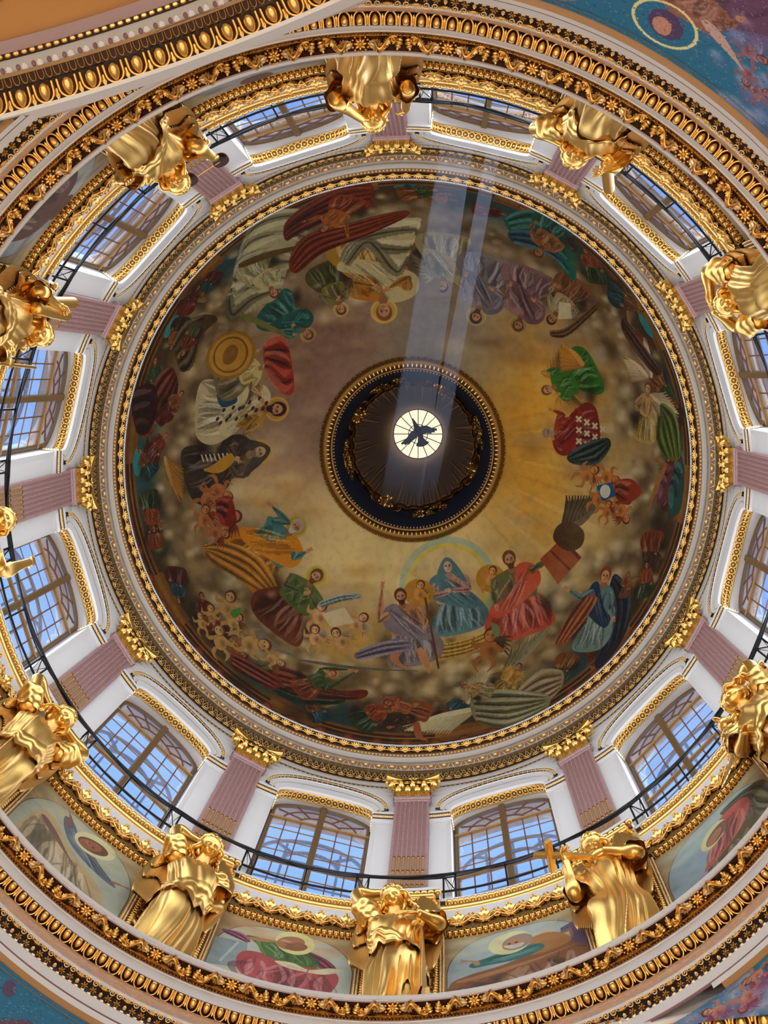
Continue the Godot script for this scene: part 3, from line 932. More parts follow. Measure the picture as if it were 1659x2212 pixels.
func paint_mural(kind: int) -> ImageTexture:
	# a picture in an arched field, 400 wide and 730 high; its lower part is hidden by the cornice
	var p := Painter.new(520, 949, 1.3, Color("a58a5a"))
	p.grain(0.07, 0.03, kind)
	var sky: Array = [["c98a5c", "b9c4b0", "d8c48c"], ["b9b48e", "a9b09a", "c9c4a0"], ["b4c0ac", "9fb0b0", "cfc9a0"], ["a9bdb4", "8fa4ac", "c4ccb0"], ["9aa0a0", "8a8c90", "aaa898"], ["a8aca4", "98a2a0", "b8b8a8"]][kind]
	var field := PackedVector2Array()
	for i in 41:
		var a := PI + PI * i / 40.0
		field.append(Vector2(200 + 194 * signf(cos(a)) * pow(absf(cos(a)), 0.75), 390 + 305 * sin(a)))
	field.append(Vector2(394, 730))
	field.append(Vector2(6, 730))
	var rim := PackedVector2Array()
	for q in field:
		rim.append(Vector2(200, 400) + (q - Vector2(200, 400)) * 1.012)
	p.poly(rim, Color("5a4424"))
	p.poly(field, Color(sky[1]))
	for i in 14:
		p.soft(Vector2(60 + 280 * (i % 5) / 4.0, 110 + 60 * (i / 5) + 30 * sin(i)), 100, 60, Color(sky[0] if i % 2 else sky[2]), 0.45)
	if kind == 0:
		# a bald man in green and red leans over an open book
		p.poly(PackedVector2Array([Vector2(6, 300), Vector2(95, 260), Vector2(110, 460), Vector2(6, 520)]), Color("8fa0a0"))
		p.line([Vector2(70, 280), Vector2(40, 470)], 8, Color("b4c0bc"))
		p.cloth([Vector2(20, 215), Vector2(70, 200), Vector2(100, 240), Vector2(90, 262), Vector2(50, 250), Vector2(20, 240)], "a0486a", 4)
		p.blob([Vector2(95, 330), Vector2(160, 310), Vector2(260, 330), Vector2(350, 360), Vector2(352, 480), Vector2(300, 560), Vector2(120, 520), Vector2(80, 420)], Color("b04a4c"))
		p.folds(Vector2(110, 340), Vector2(330, 380), Vector2(90, 540), Vector2(330, 560), 13, 26, Color("bf5a58"))
		p.cloth([Vector2(260, 210), Vector2(320, 260), Vector2(350, 330), Vector2(320, 350), Vector2(270, 290), Vector2(235, 240)], "8a3040", 5)
		p.blob([Vector2(85, 205), Vector2(150, 190), Vector2(240, 200), Vector2(280, 260), Vector2(300, 330), Vector2(240, 340), Vector2(150, 320), Vector2(120, 250)], Color("48702c"))
		p.folds(Vector2(110, 200), Vector2(250, 215), Vector2(150, 320), Vector2(280, 330), 8, 20, Color("557e34"))
		p.oval(Vector2(222, 165), 56, 96.2, 0, Color("d8d08a"))
		p.stroke([Vector2(90, 225), Vector2(140, 200), Vector2(190, 182)], 30, 20, Color("b07a50"))
		p.oval(Vector2(210, 172), 36, 62.9, 0.3, Color("a56e48"))
		p.oval(Vector2(228, 194), 28, 40.7, 0.5, Color("8a5a38"))
		p.soft(Vector2(195, 165), 26, 24, Color("d0a07a"), 0.8)
		p.stroke([Vector2(190, 178), Vector2(205, 183), Vector2(222, 182)], 5, 3, Color("4a2a1a"))
		p.poly(p.smooth([Vector2(180, 345), Vector2(230, 330), Vector2(275, 360), Vector2(330, 325), Vector2(372, 330), Vector2(320, 380), Vector2(272, 382), Vector2(215, 376)]), Color("d6cfa6"))
		p.line([Vector2(275, 360), Vector2(272, 382)], 4, Color("8a7a54"))
		for i in 5:
			p.line([Vector2(205 + i * 12, 346 + i * 4), Vector2(226 + i * 10, 366 + i * 3)], 2, Color("a89a72"))
	elif kind == 1:
		# a man in grey blue with one arm raised, a pale mantle over his knees
		p.blob([Vector2(60, 250), Vector2(110, 235), Vector2(200, 330), Vector2(300, 400), Vector2(345, 520), Vector2(340, 700), Vector2(80, 700), Vector2(40, 500), Vector2(45, 330)], Color("b9a376"))
		p.folds(Vector2(60, 280), Vector2(260, 390), Vector2(60, 600), Vector2(340, 680), 15, 40, Color("bda87a"))
		p.stroke([Vector2(70, 280), Vector2(130, 320), Vector2(210, 390)], 46, 22, Color("7a5a4a"))
		p.blob([Vector2(120, 150), Vector2(150, 140), Vector2(190, 200), Vector2(260, 260), Vector2(330, 310), Vector2(345, 345), Vector2(260, 330), Vector2(180, 290), Vector2(135, 220)], Color("5e6a74"))
		p.folds(Vector2(130, 160), Vector2(180, 190), Vector2(250, 330), Vector2(340, 330), 9, 18, Color("6c7a84"))
		p.soft(Vector2(190, 240), 40, 50, Color("b4c4c4"), 0.6)
		p.oval(Vector2(238, 170), 58, 92.5, 0.4, Color("d4cf9a"))
		p.oval(Vector2(234, 182), 38, 62.9, 0.6, Color("6e4428"))
		p.oval(Vector2(226, 188), 26, 51.8, 0.5, Color("96603e"))
		p.soft(Vector2(218, 184), 16, 20, Color("c08a62"), 0.8)
		for i in 2:
			p.oval(Vector2(220 + 16 * i, 182 + 6 * i), 4, 4.6, 0.4, Color("2c1a10"))
		p.stroke([Vector2(140, 190), Vector2(140, 140), Vector2(118, 96)], 26, 8, Color("8a5a40"))
		p.stroke([Vector2(330, 320), Vector2(352, 300), Vector2(372, 292)], 20, 10, Color("96684a"))
		for i in 3:
			p.line([Vector2(366, 292), Vector2(384, 276 + i * 10)], 4, Color("96684a"))
	elif kind == 2:
		# an old bearded man, teal sleeve and brown mantle, buildings behind
		for i in 3:
			p.poly(PackedVector2Array([Vector2(250 + i * 30, 190 - i * 30), Vector2(266 + i * 30, 190 - i * 30), Vector2(240 + i * 30, 260), Vector2(222 + i * 30, 260)]), Color("b8b4a0"))
		p.poly(PackedVector2Array([Vector2(330, 210), Vector2(394, 180), Vector2(394, 430), Vector2(330, 430)]), Color("6a5270"))
		p.poly(PackedVector2Array([Vector2(318, 240), Vector2(362, 236), Vector2(362, 320), Vector2(318, 322)]), Color("8a7058"))
		p.poly(PackedVector2Array([Vector2(328, 262), Vector2(352, 260), Vector2(352, 308), Vector2(328, 310)]), Color("bcb49a"))
		p.blob([Vector2(10, 470), Vector2(60, 400), Vector2(150, 370), Vector2(280, 330), Vector2(380, 400), Vector2(390, 700), Vector2(20, 700)], Color("8a5a34"))
		p.folds(Vector2(40, 450), Vector2(370, 380), Vector2(20, 660), Vector2(390, 660), 15, 44, Color("98683c"))
		p.stroke([Vector2(30, 440), Vector2(190, 400), Vector2(360, 380)], 36, 16, Color("a9784a"))
		p.blob([Vector2(210, 240), Vector2(280, 200), Vector2(330, 250), Vector2(350, 340), Vector2(240, 350)], Color("a8763c"))
		p.blob([Vector2(70, 310), Vector2(120, 280), Vector2(190, 255), Vector2(260, 270), Vector2(275, 320), Vector2(210, 350), Vector2(120, 345), Vector2(75, 345)], Color("347068"))
		p.folds(Vector2(90, 300), Vector2(110, 340), Vector2(260, 275), Vector2(265, 325), 7, 15, Color("449084"))
		p.oval(Vector2(185, 200), 62, 92.5, 0, Color("d4d29c"))
		p.oval(Vector2(205, 208), 44, 62.9, 0.1, Color("8e8878"))
		p.oval(Vector2(196, 214), 34, 48.1, 0.2, Color("b0805c"))
		p.blob([Vector2(165, 216), Vector2(190, 222), Vector2(222, 226), Vector2(215, 250), Vector2(185, 252)], Color("c6c0b0"))
		for i in 2:
			p.oval(Vector2(182 + 20 * i, 208), 5, 5.6, 0.2, Color("2c1a10"))
		p.stroke([Vector2(90, 330), Vector2(84, 300), Vector2(60, 276)], 22, 12, Color("b8855e"))
		for i in 4:
			p.line([Vector2(66, 282), Vector2(42, 262 + 9 * i)], 5, Color("b8855e"))
	elif kind == 3:
		# a stooping figure in pink under an olive cloak
		p.cloth([Vector2(230, 130), Vector2(310, 150), Vector2(380, 230), Vector2(394, 420), Vector2(330, 560), Vector2(250, 480), Vector2(300, 330), Vector2(250, 210)], "5f5a34", 11)
		p.blob([Vector2(130, 400), Vector2(240, 330), Vector2(320, 420), Vector2(300, 640), Vector2(110, 640)], Color("5c5030"))
		p.folds(Vector2(150, 390), Vector2(300, 400), Vector2(120, 620), Vector2(290, 620), 9, 30, Color("6e6438"))
		p.blob([Vector2(160, 250), Vector2(220, 170), Vector2(290, 180), Vector2(320, 250), Vector2(270, 350), Vector2(190, 400), Vector2(110, 430), Vector2(150, 340)], Color("b45a50"))
		p.folds(Vector2(200, 200), Vector2(300, 220), Vector2(120, 420), Vector2(230, 380), 10, 24, Color("c46a5c"))
		p.oval(Vector2(180, 240), 44, 74, 0.4, Color("c9cc94"))
		p.oval(Vector2(190, 246), 34, 55.5, 0.6, Color("7a5a44"))
		p.oval(Vector2(180, 254), 22, 40.7, 0.6, Color("a8765a"))
		p.soft(Vector2(90, 500), 120, 90, Color("6c7c8c"), 0.8)
	else:
		# dim clouded scenes with a seated figure whose head is down
		for i in 6:
			p.soft(Vector2(60 + 60 * i, 160 + 40 * sin(i * 2.0 + kind)), 60, 40, Color("6e5a68"), 0.6)
		p.blob([Vector2(120, 170), Vector2(220, 110), Vector2(300, 170), Vector2(340, 330), Vector2(360, 640), Vector2(60, 640), Vector2(70, 330)], Color("8f8c82") if kind == 4 else Color("5c4238"))
		p.folds(Vector2(130, 190), Vector2(290, 190), Vector2(70, 620), Vector2(350, 620), 11, 34, Color("9a968a") if kind == 4 else Color("6a5044"))
		p.blob([Vector2(150, 90), Vector2(200, 60), Vector2(240, 95), Vector2(225, 140), Vector2(165, 140)], Color("5a3c30"))
	p.grain(0.08, 0.02, 11 + kind)
	return p.done()


func paint_pendentive(kind: int) -> ImageTexture:
	# mosaic of angels and clouds on a blue ground
	var p := Painter.new(1024, 512, 1.024, Color("246a92"))
	for i in 40:
		p.soft(Vector2(p.rng.randf() * 1000, p.rng.randf() * 500), 90, 50, Color("2f7ca6") if i % 2 else Color("1f5f88"), 0.4)
	if kind == 0:
		for q in [[655, 30], [700, 10], [640, 70], [690, 70], [740, 40], [610, 110], [660, 130]]:
			p.cloud(Vector2(q[0], q[1]), 40, 9, Color("8f9ccc"), Color("5a6aa0"))
		for q in [[575, 135], [560, 160], [600, 160], [545, 190], [585, 200], [520, 150], [500, 190]]:
			p.cloud(Vector2(q[0], q[1]), 36, 7, Color("6e5078"), Color("4a3a6a"))
		p.person(Vector2(527, 62), Vector2(560, 200), "6e4a70", "8a5c50", {"hair": "4a3a60", "skin": "a87468", "fat": 1.6})
		p.oval(Vector2(530, 52), 20, 24, 0.3, Color("4c3c66"))
		p.oval(Vector2(527, 46), 11, 15, 0.3, Color("b58478"))
		p.ringline(Vector2(529, 52), 36, 4, Color("d6cf9a"))
		p.blob([Vector2(410, 8), Vector2(436, 22), Vector2(452, 60), Vector2(450, 90), Vector2(415, 60), Vector2(395, 20)], Color("7a6c80"))
		for q in [[628, 60, 26, 0.4], [650, 48, 28, 2.6], [668, 84, 30, 1.2], [690, 50, 26, 0.2], [618, 95, 30, 2.0]]:
			p.infant(Vector2(q[0], q[1]), q[2], q[3], "8a6478", "7a86b8")
		p.stroke([Vector2(560, 95), Vector2(590, 80), Vector2(622, 62)], 20, 8, Color("b49a98"))
	elif kind == 1:
		p.blob([Vector2(628, 55), Vector2(612, 50), Vector2(594, 66), Vector2(590, 120), Vector2(640, 150), Vector2(650, 90)], Color("584860"))
		p.oval(Vector2(660, 26), 8, 14, 0.2, Color("54456a"))
		p.person(Vector2(600, 70), Vector2(640, 260), "54466a", "5a4a60", {"fat": 1.5})
	else:
		for i in 16:
			p.cloud(Vector2(640 + 22 * i, 20 + 22 * (i % 4)), 34, 7, Color("9aa8c8"), Color("6a78a4"))
		for q in [[742, 14, 26, 1.4], [720, 30, 26, 0.2], [765, 34, 30, 2.4], [700, 12, 22, 0.8], [800, 22, 28, 1.0]]:
			p.infant(Vector2(q[0], q[1]), q[2], q[3], "b08078", "8a4a70")
		for i in 6:
			p.soft(Vector2(690 + 26 * i, 34 + 12 * (i % 2)), 26, 16, Color("7c3c68"), 0.6)
	# tesserae
	for i in 9000:
		var c := Vector2(p.rng.randf() * 1000, p.rng.randf() * 480)
		var g := p.im.get_pixel(int(c.x * 1.02), int(c.y * 1.02))
		p.im.fill_rect(Rect2i(int(c.x * 1.024), int(c.y * 1.024), 2, 2), g.lightened(0.22) if i % 2 else g.darkened(0.2))
	return p.done()


func make_materials() -> void:
	var g := mat("gold", Color(0.99, 0.81, 0.46), 0.33, 1.0)
	var f := FastNoiseLite.new()
	f.frequency = 0.05
	f.fractal_octaves = 3
	var b := f.get_seamless_image(256, 256)
	b.convert(Image.FORMAT_RGBA8)
	b.bump_map_to_normal_map(1.5)
	g.normal_enabled = true
	g.normal_texture = ImageTexture.create_from_image(b)
	g.normal_scale = 0.22
	g.uv1_triplanar = true
	g.uv1_world_triplanar = true
	g.uv1_scale = Vector3.ONE * 1.3
	mat("gilt", Color(0.96, 0.78, 0.46), 0.34, 1.0)
	mat("gilt_red", Color(0.68, 0.5, 0.25), 0.36, 1.0)
	mat("gilt_pale", Color(0.97, 0.84, 0.62), 0.42, 0.85)
	mat("bole", Color(0.24, 0.14, 0.06), 0.5, 0.5)
	mat("bole_dark", Color(0.17, 0.09, 0.05), 0.55, 0.4)
	mat("ochre_gilt", Color(0.5, 0.37, 0.15), 0.5, 0.55)
	mat("white", Color(0.87, 0.86, 0.85), 0.5)
	mat("stucco", Color(0.76, 0.72, 0.67), 0.7)
	mat("lilac", Color(0.66, 0.56, 0.56), 0.45)
	mat("mauve", Color(0.5, 0.36, 0.36), 0.45)
	mat("tan", Color(0.62, 0.47, 0.3), 0.6)
	mat("grey_leaf", Color(0.7, 0.68, 0.66), 0.6)
	mat("ochre", Color(0.7, 0.5, 0.27), 0.75)
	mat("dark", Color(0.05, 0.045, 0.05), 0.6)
	mat("iron", Color(0.035, 0.033, 0.045), 0.45, 0.3)
	mat("wood", Color(0.42, 0.31, 0.17), 0.5)
	mat("oak_gold", Color(0.66, 0.5, 0.27), 0.4, 0.2)
	mat("bar", Color(0.45, 0.29, 0.2), 0.5)
	mat("frame_blue", Color(0.5, 0.58, 0.72), 0.6)
	mat("reveal", Color(0.9, 0.85, 0.84), 0.7)
	mat("blue", Color(0.1, 0.16, 0.25), 0.7)
	mat("brown", Color(0.36, 0.28, 0.22), 0.6)
	stone("pink", [Color("6e484a"), Color("9a7272"), Color("b08a88"), Color("a47e7c"), Color("c4a6a0"), Color("865e60")], 0.6, 0.35, 0.035, 5)
	stone("breccia", [Color("8f8a94"), Color("d9b79a"), Color("c98f6c"), Color("dcc0a4"), Color("c79674"), Color("b8b4b8"), Color("a8645a")], 0.35, 0.3, 0.016, 9)
	stone("floor", [Color("8f7f70"), Color("b8a894"), Color("cbbba6")], 0.2, 0.4, 0.02, 3)
	stone("wall_stone", [Color("b4a698"), Color("cfc4b6"), Color("dcd2c4")], 0.15, 0.5, 0.02, 4)
	var pane := mat("pane", Color(0.72, 0.82, 1.0, 0.14), 0.03)
	pane.transparency = BaseMaterial3D.TRANSPARENCY_ALPHA
	var lp := mat("lantern_glass", Color(1.0, 0.9, 0.76), 0.4)
	lp.emission_enabled = true
	lp.emission = Color(1.0, 0.9, 0.76)
	lp.emission_energy_multiplier = 1.15
	mat("ray", Color(0.72, 0.54, 0.28), 0.5, 0.8)
	var lg := mat("lamp_glass", Color(1, 0.95, 0.85), 0.3)
	lg.emission_enabled = true
	lg.emission = Color(1.0, 0.92, 0.78)
	lg.emission_energy_multiplier = 3.0


# ---------- ornaments ----------
func geo() -> Geo:
	return Geo.new()


func egg_shape(w: float, h: float) -> Geo:
	return geo().grid(12, 7, func(u: float, t: float) -> Vector3:
		var s := sin(t * PI)
		var k := 1.0 + 0.22 * -cos(t * PI)
		return Vector3(w * k * s * cos(u * TAU), -h * cos(t * PI), -w * 0.9 * k * s * sin(u * TAU)), true)


func husk_shape(w: float, h: float, r: float, up := 1.0) -> Geo:
	# a U-shaped rim round an egg
	return geo().tube(arc(-0.12, 1.12, 12, func(f: float) -> Vector3: return Vector3(-w * cos(PI * clampf(f, 0, 1)), -up * h * sin(PI * clampf(f, 0, 1)) + (up * h * 0.9 * (clampf(-f, 0, 1) + clampf(f - 1.0, 0, 1)) * 8.0), 0.0)), func(_f: float) -> float: return r, 5)


func leaf_shape(w: float, h: float, curl: float, lobes := 5) -> Geo:
	# an acanthus leaf from (0,0) up to (0,h), its tip rolling forward
	return geo().grid(10, 12, func(u: float, t: float) -> Vector3:
		var x := u * 2.0 - 1.0
		var edge := w * (0.4 + 0.6 * sin(PI * pow(t * 0.86, 0.8))) * (1.0 - 0.55 * pow(t, 5.0)) * (0.82 + 0.18 * cos(TAU * t * lobes))
		var z := 0.16 * w * (1.0 - x * x) + 0.07 * w * cos(x * PI * 3.0) + curl * pow(t, 2.6)
		return Vector3(x * edge, h * t - curl * 0.8 * pow(t, 5.0), z))


func volute_shape(r: float, thick: float, turns := 1.6, sgn := 1.0) -> Geo:
	return geo().tube(arc(0, 1, 20, func(f: float) -> Vector3:
		var a := f * TAU * turns
		var q := r * (1.0 - 0.86 * f)
		return Vector3(sgn * q * cos(a), q * sin(a), thick * 0.6 * f)), func(f: float) -> float: return thick * (1.0 - 0.45 * f), 5)


func flower_shape(r: float, petals: int) -> Geo:
	var g := geo()
	for i in petals:
		var a := TAU * i / petals
		g.add(geo().dome(Vector3.ZERO, Vector3(r * 0.42, r * 0.24, r * 0.22), 8, 3), Transform3D(Basis(Vector3.BACK, a), Vector3(cos(a), sin(a), 0) * r * 0.58))
	g.dome(Vector3.ZERO, Vector3(r * 0.3, r * 0.3, r * 0.4), 8, 4)
	return g


func wreath_shape(r: float, t: float) -> Geo:
	var g := geo()
	for i in 14:
		var a := TAU * i / 14
		g.ball(Vector3(r * cos(a), r * sin(a), t * 0.3), Vector3(t, t, t), 7, 5)
	return g


func bud_shape(w: float, h: float) -> Geo:
	# a ringed bud
	return geo().grid(10, 20, func(u: float, t: float) -> Vector3:
		var s := pow(sin(PI * clampf(t * 0.94 + 0.03, 0, 1)), 0.7) * (0.8 + 0.2 * cos(t * TAU * 4.0))
		return Vector3(w * s * cos(u * TAU), h * (t - 0.5), -w * s * sin(u * TAU)), true)


func scroll_leaf(sgn: float, k: float) -> Geo:
	# a leafy scroll that runs sideways
	var g := geo()
	g.tube(arc(0, 1, 14, func(f: float) -> Vector3: return Vector3(sgn * (0.5 * f - 0.06 * sin(f * PI)), 0.15 * sin(f * PI * 1.7), 0.04 + 0.03 * sin(f * PI)) * k), func(f: float) -> float: return k * (0.045 - 0.02 * f), 6)
	g.add(leaf_shape(0.11 * k, 0.26 * k, 0.1 * k, 4), Transform3D(Basis(Vector3.BACK, -sgn * 0.7), Vector3(sgn * 0.12, 0.02, 0.03) * k))
	g.add(leaf_shape(0.1 * k, 0.24 * k, 0.1 * k, 4), Transform3D(Basis(Vector3.BACK, -sgn * 2.4), Vector3(sgn * 0.2, 0.06, 0.03) * k))
	g.add(leaf_shape(0.08 * k, 0.18 * k, 0.09 * k, 3), Transform3D(Basis(Vector3.BACK, -sgn * 1.2), Vector3(sgn * 0.36, -0.05, 0.03) * k))
	g.add(volute_shape(0.08 * k, 0.025 * k, 1.3, sgn), Transform3D(Basis(), Vector3(sgn * 0.42, -0.08, 0.04) * k))
	return g


# ---------- the building ----------
func V2(a: Array) -> PackedVector2Array:
	var o := PackedVector2Array()
	for i in range(0, a.size(), 2):
		o.append(Vector2(a[i], a[i + 1]))
	return o


func build_lower_cornice() -> void:
	# the great ring on which the drum stands, seen from below
	var t := setting("trim_1", null, null, "")
	part(t, "lip", lathe(V2([11.75, 35.62, 11.12, 35.62, 11.0, 35.58, 11.0, 35.44, 11.04, 35.43, 11.04, 35.3, 11.0, 35.29, 11.0, 35.24])), M.white)
	part(t, "ledge", lathe(V2([12.45, 35.6, 11.7, 35.62])), M.white)
	part(t, "lip_edge", lathe(V2([11.0, 35.24, 11.03, 35.22])), M.lilac)
	part(t, "frieze_ground", lathe(V2([11.03, 35.25, 11.33, 35.32])), M.bole)
	part(t, "cove", lathe(V2([11.33, 35.3, 11.36, 35.22, 11.41, 35.21])), M.gilt_red)
	part(t, "leaf_ground", lathe(V2([11.41, 35.21, 11.42, 35.04])), M.bole_dark)
	part(t, "fillet", lathe(V2([11.39, 35.05, 11.39, 34.98])), M.lilac)
	part(t, "band", lathe(V2([11.39, 34.98, 11.42, 34.97, 11.42, 34.46, 11.39, 34.45, 11.39, 34.38])), M.white)
	part(t, "fillet", lathe(V2([11.39, 34.39, 11.41, 34.36])), M.mauve)
	part(t, "egg_ground", lathe(V2([11.4, 34.4, 11.62, 34.32, 11.69, 34.16])), M.bole_dark)
	part(t, "marble_frieze", lathe(V2([11.65, 34.18, 11.65, 33.42])), M.breccia)
	part(t, "fillet", lathe(V2([11.56, 33.44, 11.56, 33.32, 11.6, 33.3])), M.white)
	part(t, "scroll_ground", lathe(V2([11.58, 33.32, 11.72, 33.12, 11.74, 32.82])), M.bole_dark)
	part(t, "outer_band", lathe(V2([11.7, 32.84, 11.72, 32.4])), M.white)
	part(t, "groove", lathe(V2([11.72, 32.4, 11.75, 32.38, 11.75, 32.3])), M.mauve)
	# the lowest mouldings stop where the four arches rise through the ring
	for a0: float in [-109.0, -19.5, 70.5, 161.0]:
		part(t, "outer_band", lathe(V2([11.71, 32.3, 11.73, 32.06]), a0 + 19.0, a0 + 71.0, 60), M.white)
		part(t, "soffit", lathe(V2([11.73, 32.06, 11.92, 32.03, 11.93, 31.9]), a0 + 20.0, a0 + 70.0, 60), M.tan)
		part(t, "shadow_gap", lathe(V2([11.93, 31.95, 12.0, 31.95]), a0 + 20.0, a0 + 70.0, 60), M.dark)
	# eggs and husks
	var egg_ := egg_shape(0.085, 0.125).mesh()
	var husk := husk_shape(0.128, 0.165, 0.026).mesh()
	var dart := geo()
	dart.add(leaf_shape(0.03, 0.15, 0.01, 2), Transform3D(Basis(Vector3.BACK, PI), Vector3(0, 0.04, 0)))
	dart.box(Vector3(-0.01, -0.02, -0.01), Vector3(0.01, 0.13, 0.02), 0.004)
	for i in 216:
		var a := 360.0 * i / 216
		part(t, "egg", egg_, M.gilt, frame(a, 11.51, 34.31, 70))
	many(t, "husk", husk, M.gilt, ringx(216, 11.52, 34.27, 70))
	many(t, "dart", dart, M.gilt, ringx(216, 11.52, 34.28, 70, 180.0 / 216))
	many(t, "bead", geo().ball(Vector3.ZERO, Vector3.ONE * 0.025, 6, 4), M.gilt, ringx(720, 11.4, 35.22))
	var lotus := husk_shape(0.06, 0.12, 0.014)
	lotus.add(egg_shape(0.03, 0.055), Transform3D(Basis(), Vector3(0, -0.02, 0.01)))
	many(t, "lotus", lotus, M.gilt_red, ringx(432, 11.4, 35.17, 20))
	many(t, "lotus_stem", geo().box(Vector3(-0.016, -0.06, 0), Vector3(0.016, 0.06, 0.03), 0.005), M.gilt_red, ringx(432, 11.405, 35.13, 10, 180.0 / 432))
	# acanthus frieze on the soffit
	var ros := wreath_shape(0.19, 0.034)
	ros.add(flower_shape(0.155, 8))
	var rosm := ros.mesh()
	var lf := leaf_shape(0.17, 0.38, 0.18, 5).mesh()
	var sl := scroll_leaf(1.0, 1.0).mesh()
	var sr := scroll_leaf(-1.0, 1.0).mesh()
	var bud := bud_shape(0.1, 0.34).mesh()
	for i in 36:
		var a := PH + 10.0 * i
		part(t, "rosette", rosm, M.gilt, frame(a, 11.2, 35.28, 96))
		for s: int in [-1, 1]:
			# azimuth grows to the viewer's left
			part(t, "leaf", lf, M.gilt_pale, frame(a - s * 1.0, 11.17, 35.28, 96) * Transform3D(Basis(Vector3.BACK, -s * 1.25), Vector3(0, -0.05, 0)))
			part(t, "leaf", lf, M.gilt, frame(a - s * 2.55, 11.13, 35.27, 96) * Transform3D(Basis(Vector3.BACK, s * 0.9).scaled(Vector3(0.7, 0.7, 0.7)), Vector3(0, 0.0, 0)))
			part(t, "leaf", lf, M.gilt, frame(a - s * 3.2, 11.3, 35.27, 96) * Transform3D(Basis(Vector3.BACK, -s * 2.2).scaled(Vector3(0.7, 0.7, 0.7)), Vector3(0, 0.0, 0)))
			part(t, "leaf_scroll", sl if s > 0 else sr, M.gilt, frame(a - s * 1.7, 11.2, 35.25, 96))
			part(t, "bud", bud, M.gilt, frame(a + 5.0 - s * 0.55, 11.2, 35.2, 96) * Transform3D(Basis(Vector3.BACK, -s * 0.25), Vector3.ZERO))
	# scrolls, pods and rosettes of the outer ring
	var vl := volute_shape(0.085, 0.024, 1.6, 1.0).mesh()
	var vr := volute_shape(0.085, 0.024, 1.6, -1.0).mesh()
	var pod := bud_shape(0.07, 0.2).mesh()
	var small := flower_shape(0.095, 6).mesh()
	var tri := leaf_shape(0.05, 0.13, 0.03, 3).mesh()
	for i in 120:
		var a := 3.0 * i
		part(t, "volute", vl, M.gilt_pale, frame(a - 0.48, 11.6, 33.24, 45))
		part(t, "volute", vr, M.gilt_pale, frame(a + 0.48, 11.6, 33.24, 45))
		part(t, "pod", pod, M.gilt, frame(a + 1.5, 11.6, 33.22, 45) * Transform3D(Basis(Vector3.BACK, PI / 2), Vector3.ZERO))
		part(t, "small_rosette", small, M.gilt_red, frame(a + 0.55, 11.68, 33.05, 40))
		part(t, "small_rosette", small, M.gilt_red, frame(a - 0.55, 11.68, 33.05, 40))
	many(t, "leaflet", tri, M.gilt_pale, ringx(120, 11.7, 32.98, 30, 1.5))
	many(t, "rope_bead", geo().add(geo().box(Vector3(-0.055, -0.04, -0.03), Vector3(0.055, 0.04, 0.04), 0.02), Transform3D(Basis(Vector3.BACK, 0.35), Vector3.ZERO)), M.gilt_pale, ringx(440, 11.72, 32.86, 10))


func build_pendentives() -> void:
	var arch := [[-109.0, 11.1], [-19.5, 11.4], [70.5, 11.6], [161.0, 11.3]]
	for k in 4:
		var a0: float = arch[k][0]
		var d0: float = arch[k][1]
		var d1: float = arch[(k + 1) % 4][1]
		var mid := a0 + 45.0
		var g := geo()
		var place := func(u: float, w: float) -> Vector3:
			# the piece of a sphere left between two arches: (plan angle, distance from the axis, height)
			var h := 32.0 - 9.9 * w
			var r := sqrt(maxf(0.0, 15.71 * 15.71 - (h - 21.71) * (h - 21.71)))
			var lo := a0 + rad_to_deg(acos(minf(1.0, d0 / r)))
			var hi := a0 + 90.0 - rad_to_deg(acos(minf(1.0, d1 / r)))
			return Vector3(lerpf(lo, maxf(lo, hi), u), r, h)
		g.grid(60, 30, func(u: float, w: float) -> Vector3:
			var q: Vector3 = place.call(u, w)
			return pol(q.x, q.y, q.z))
		for j in 31:
			for i in 61:
				var q: Vector3 = place.call(i / 60.0, j / 30.0)
				g.t[j * 61 + i] = Vector2((q.x - mid + 45.0) / 90.0, j / 30.0 * 1.98)
		var tx := paint_pendentive([0, 2, 1, 1][k])
		var m := mat("mosaic", Color.WHITE, 0.35)
		m.albedo_texture = tx
		var o := thing("pendentive_mosaic", ["blue mosaic with a haloed head and purple clouds in the upper right corner", "blue and violet mosaic with pink infants in the lower right corner", "teal blue mosaic with dark figures in the lower left corner", "blue mosaic spandrel behind the arch at the upper left corner"][k], "mosaic")
		part(o, "mosaic_field", g, m)
	setting("ceiling_roof", lathe(V2([11.72, 33.75, 34.0, 33.75, 34.0, 29.0]), 0, 360, 72), M.stucco)
	for k in 4:
		var az: float = arch[k][0]
		var D: float = arch[k][1]
		build_arch(k, az, D)


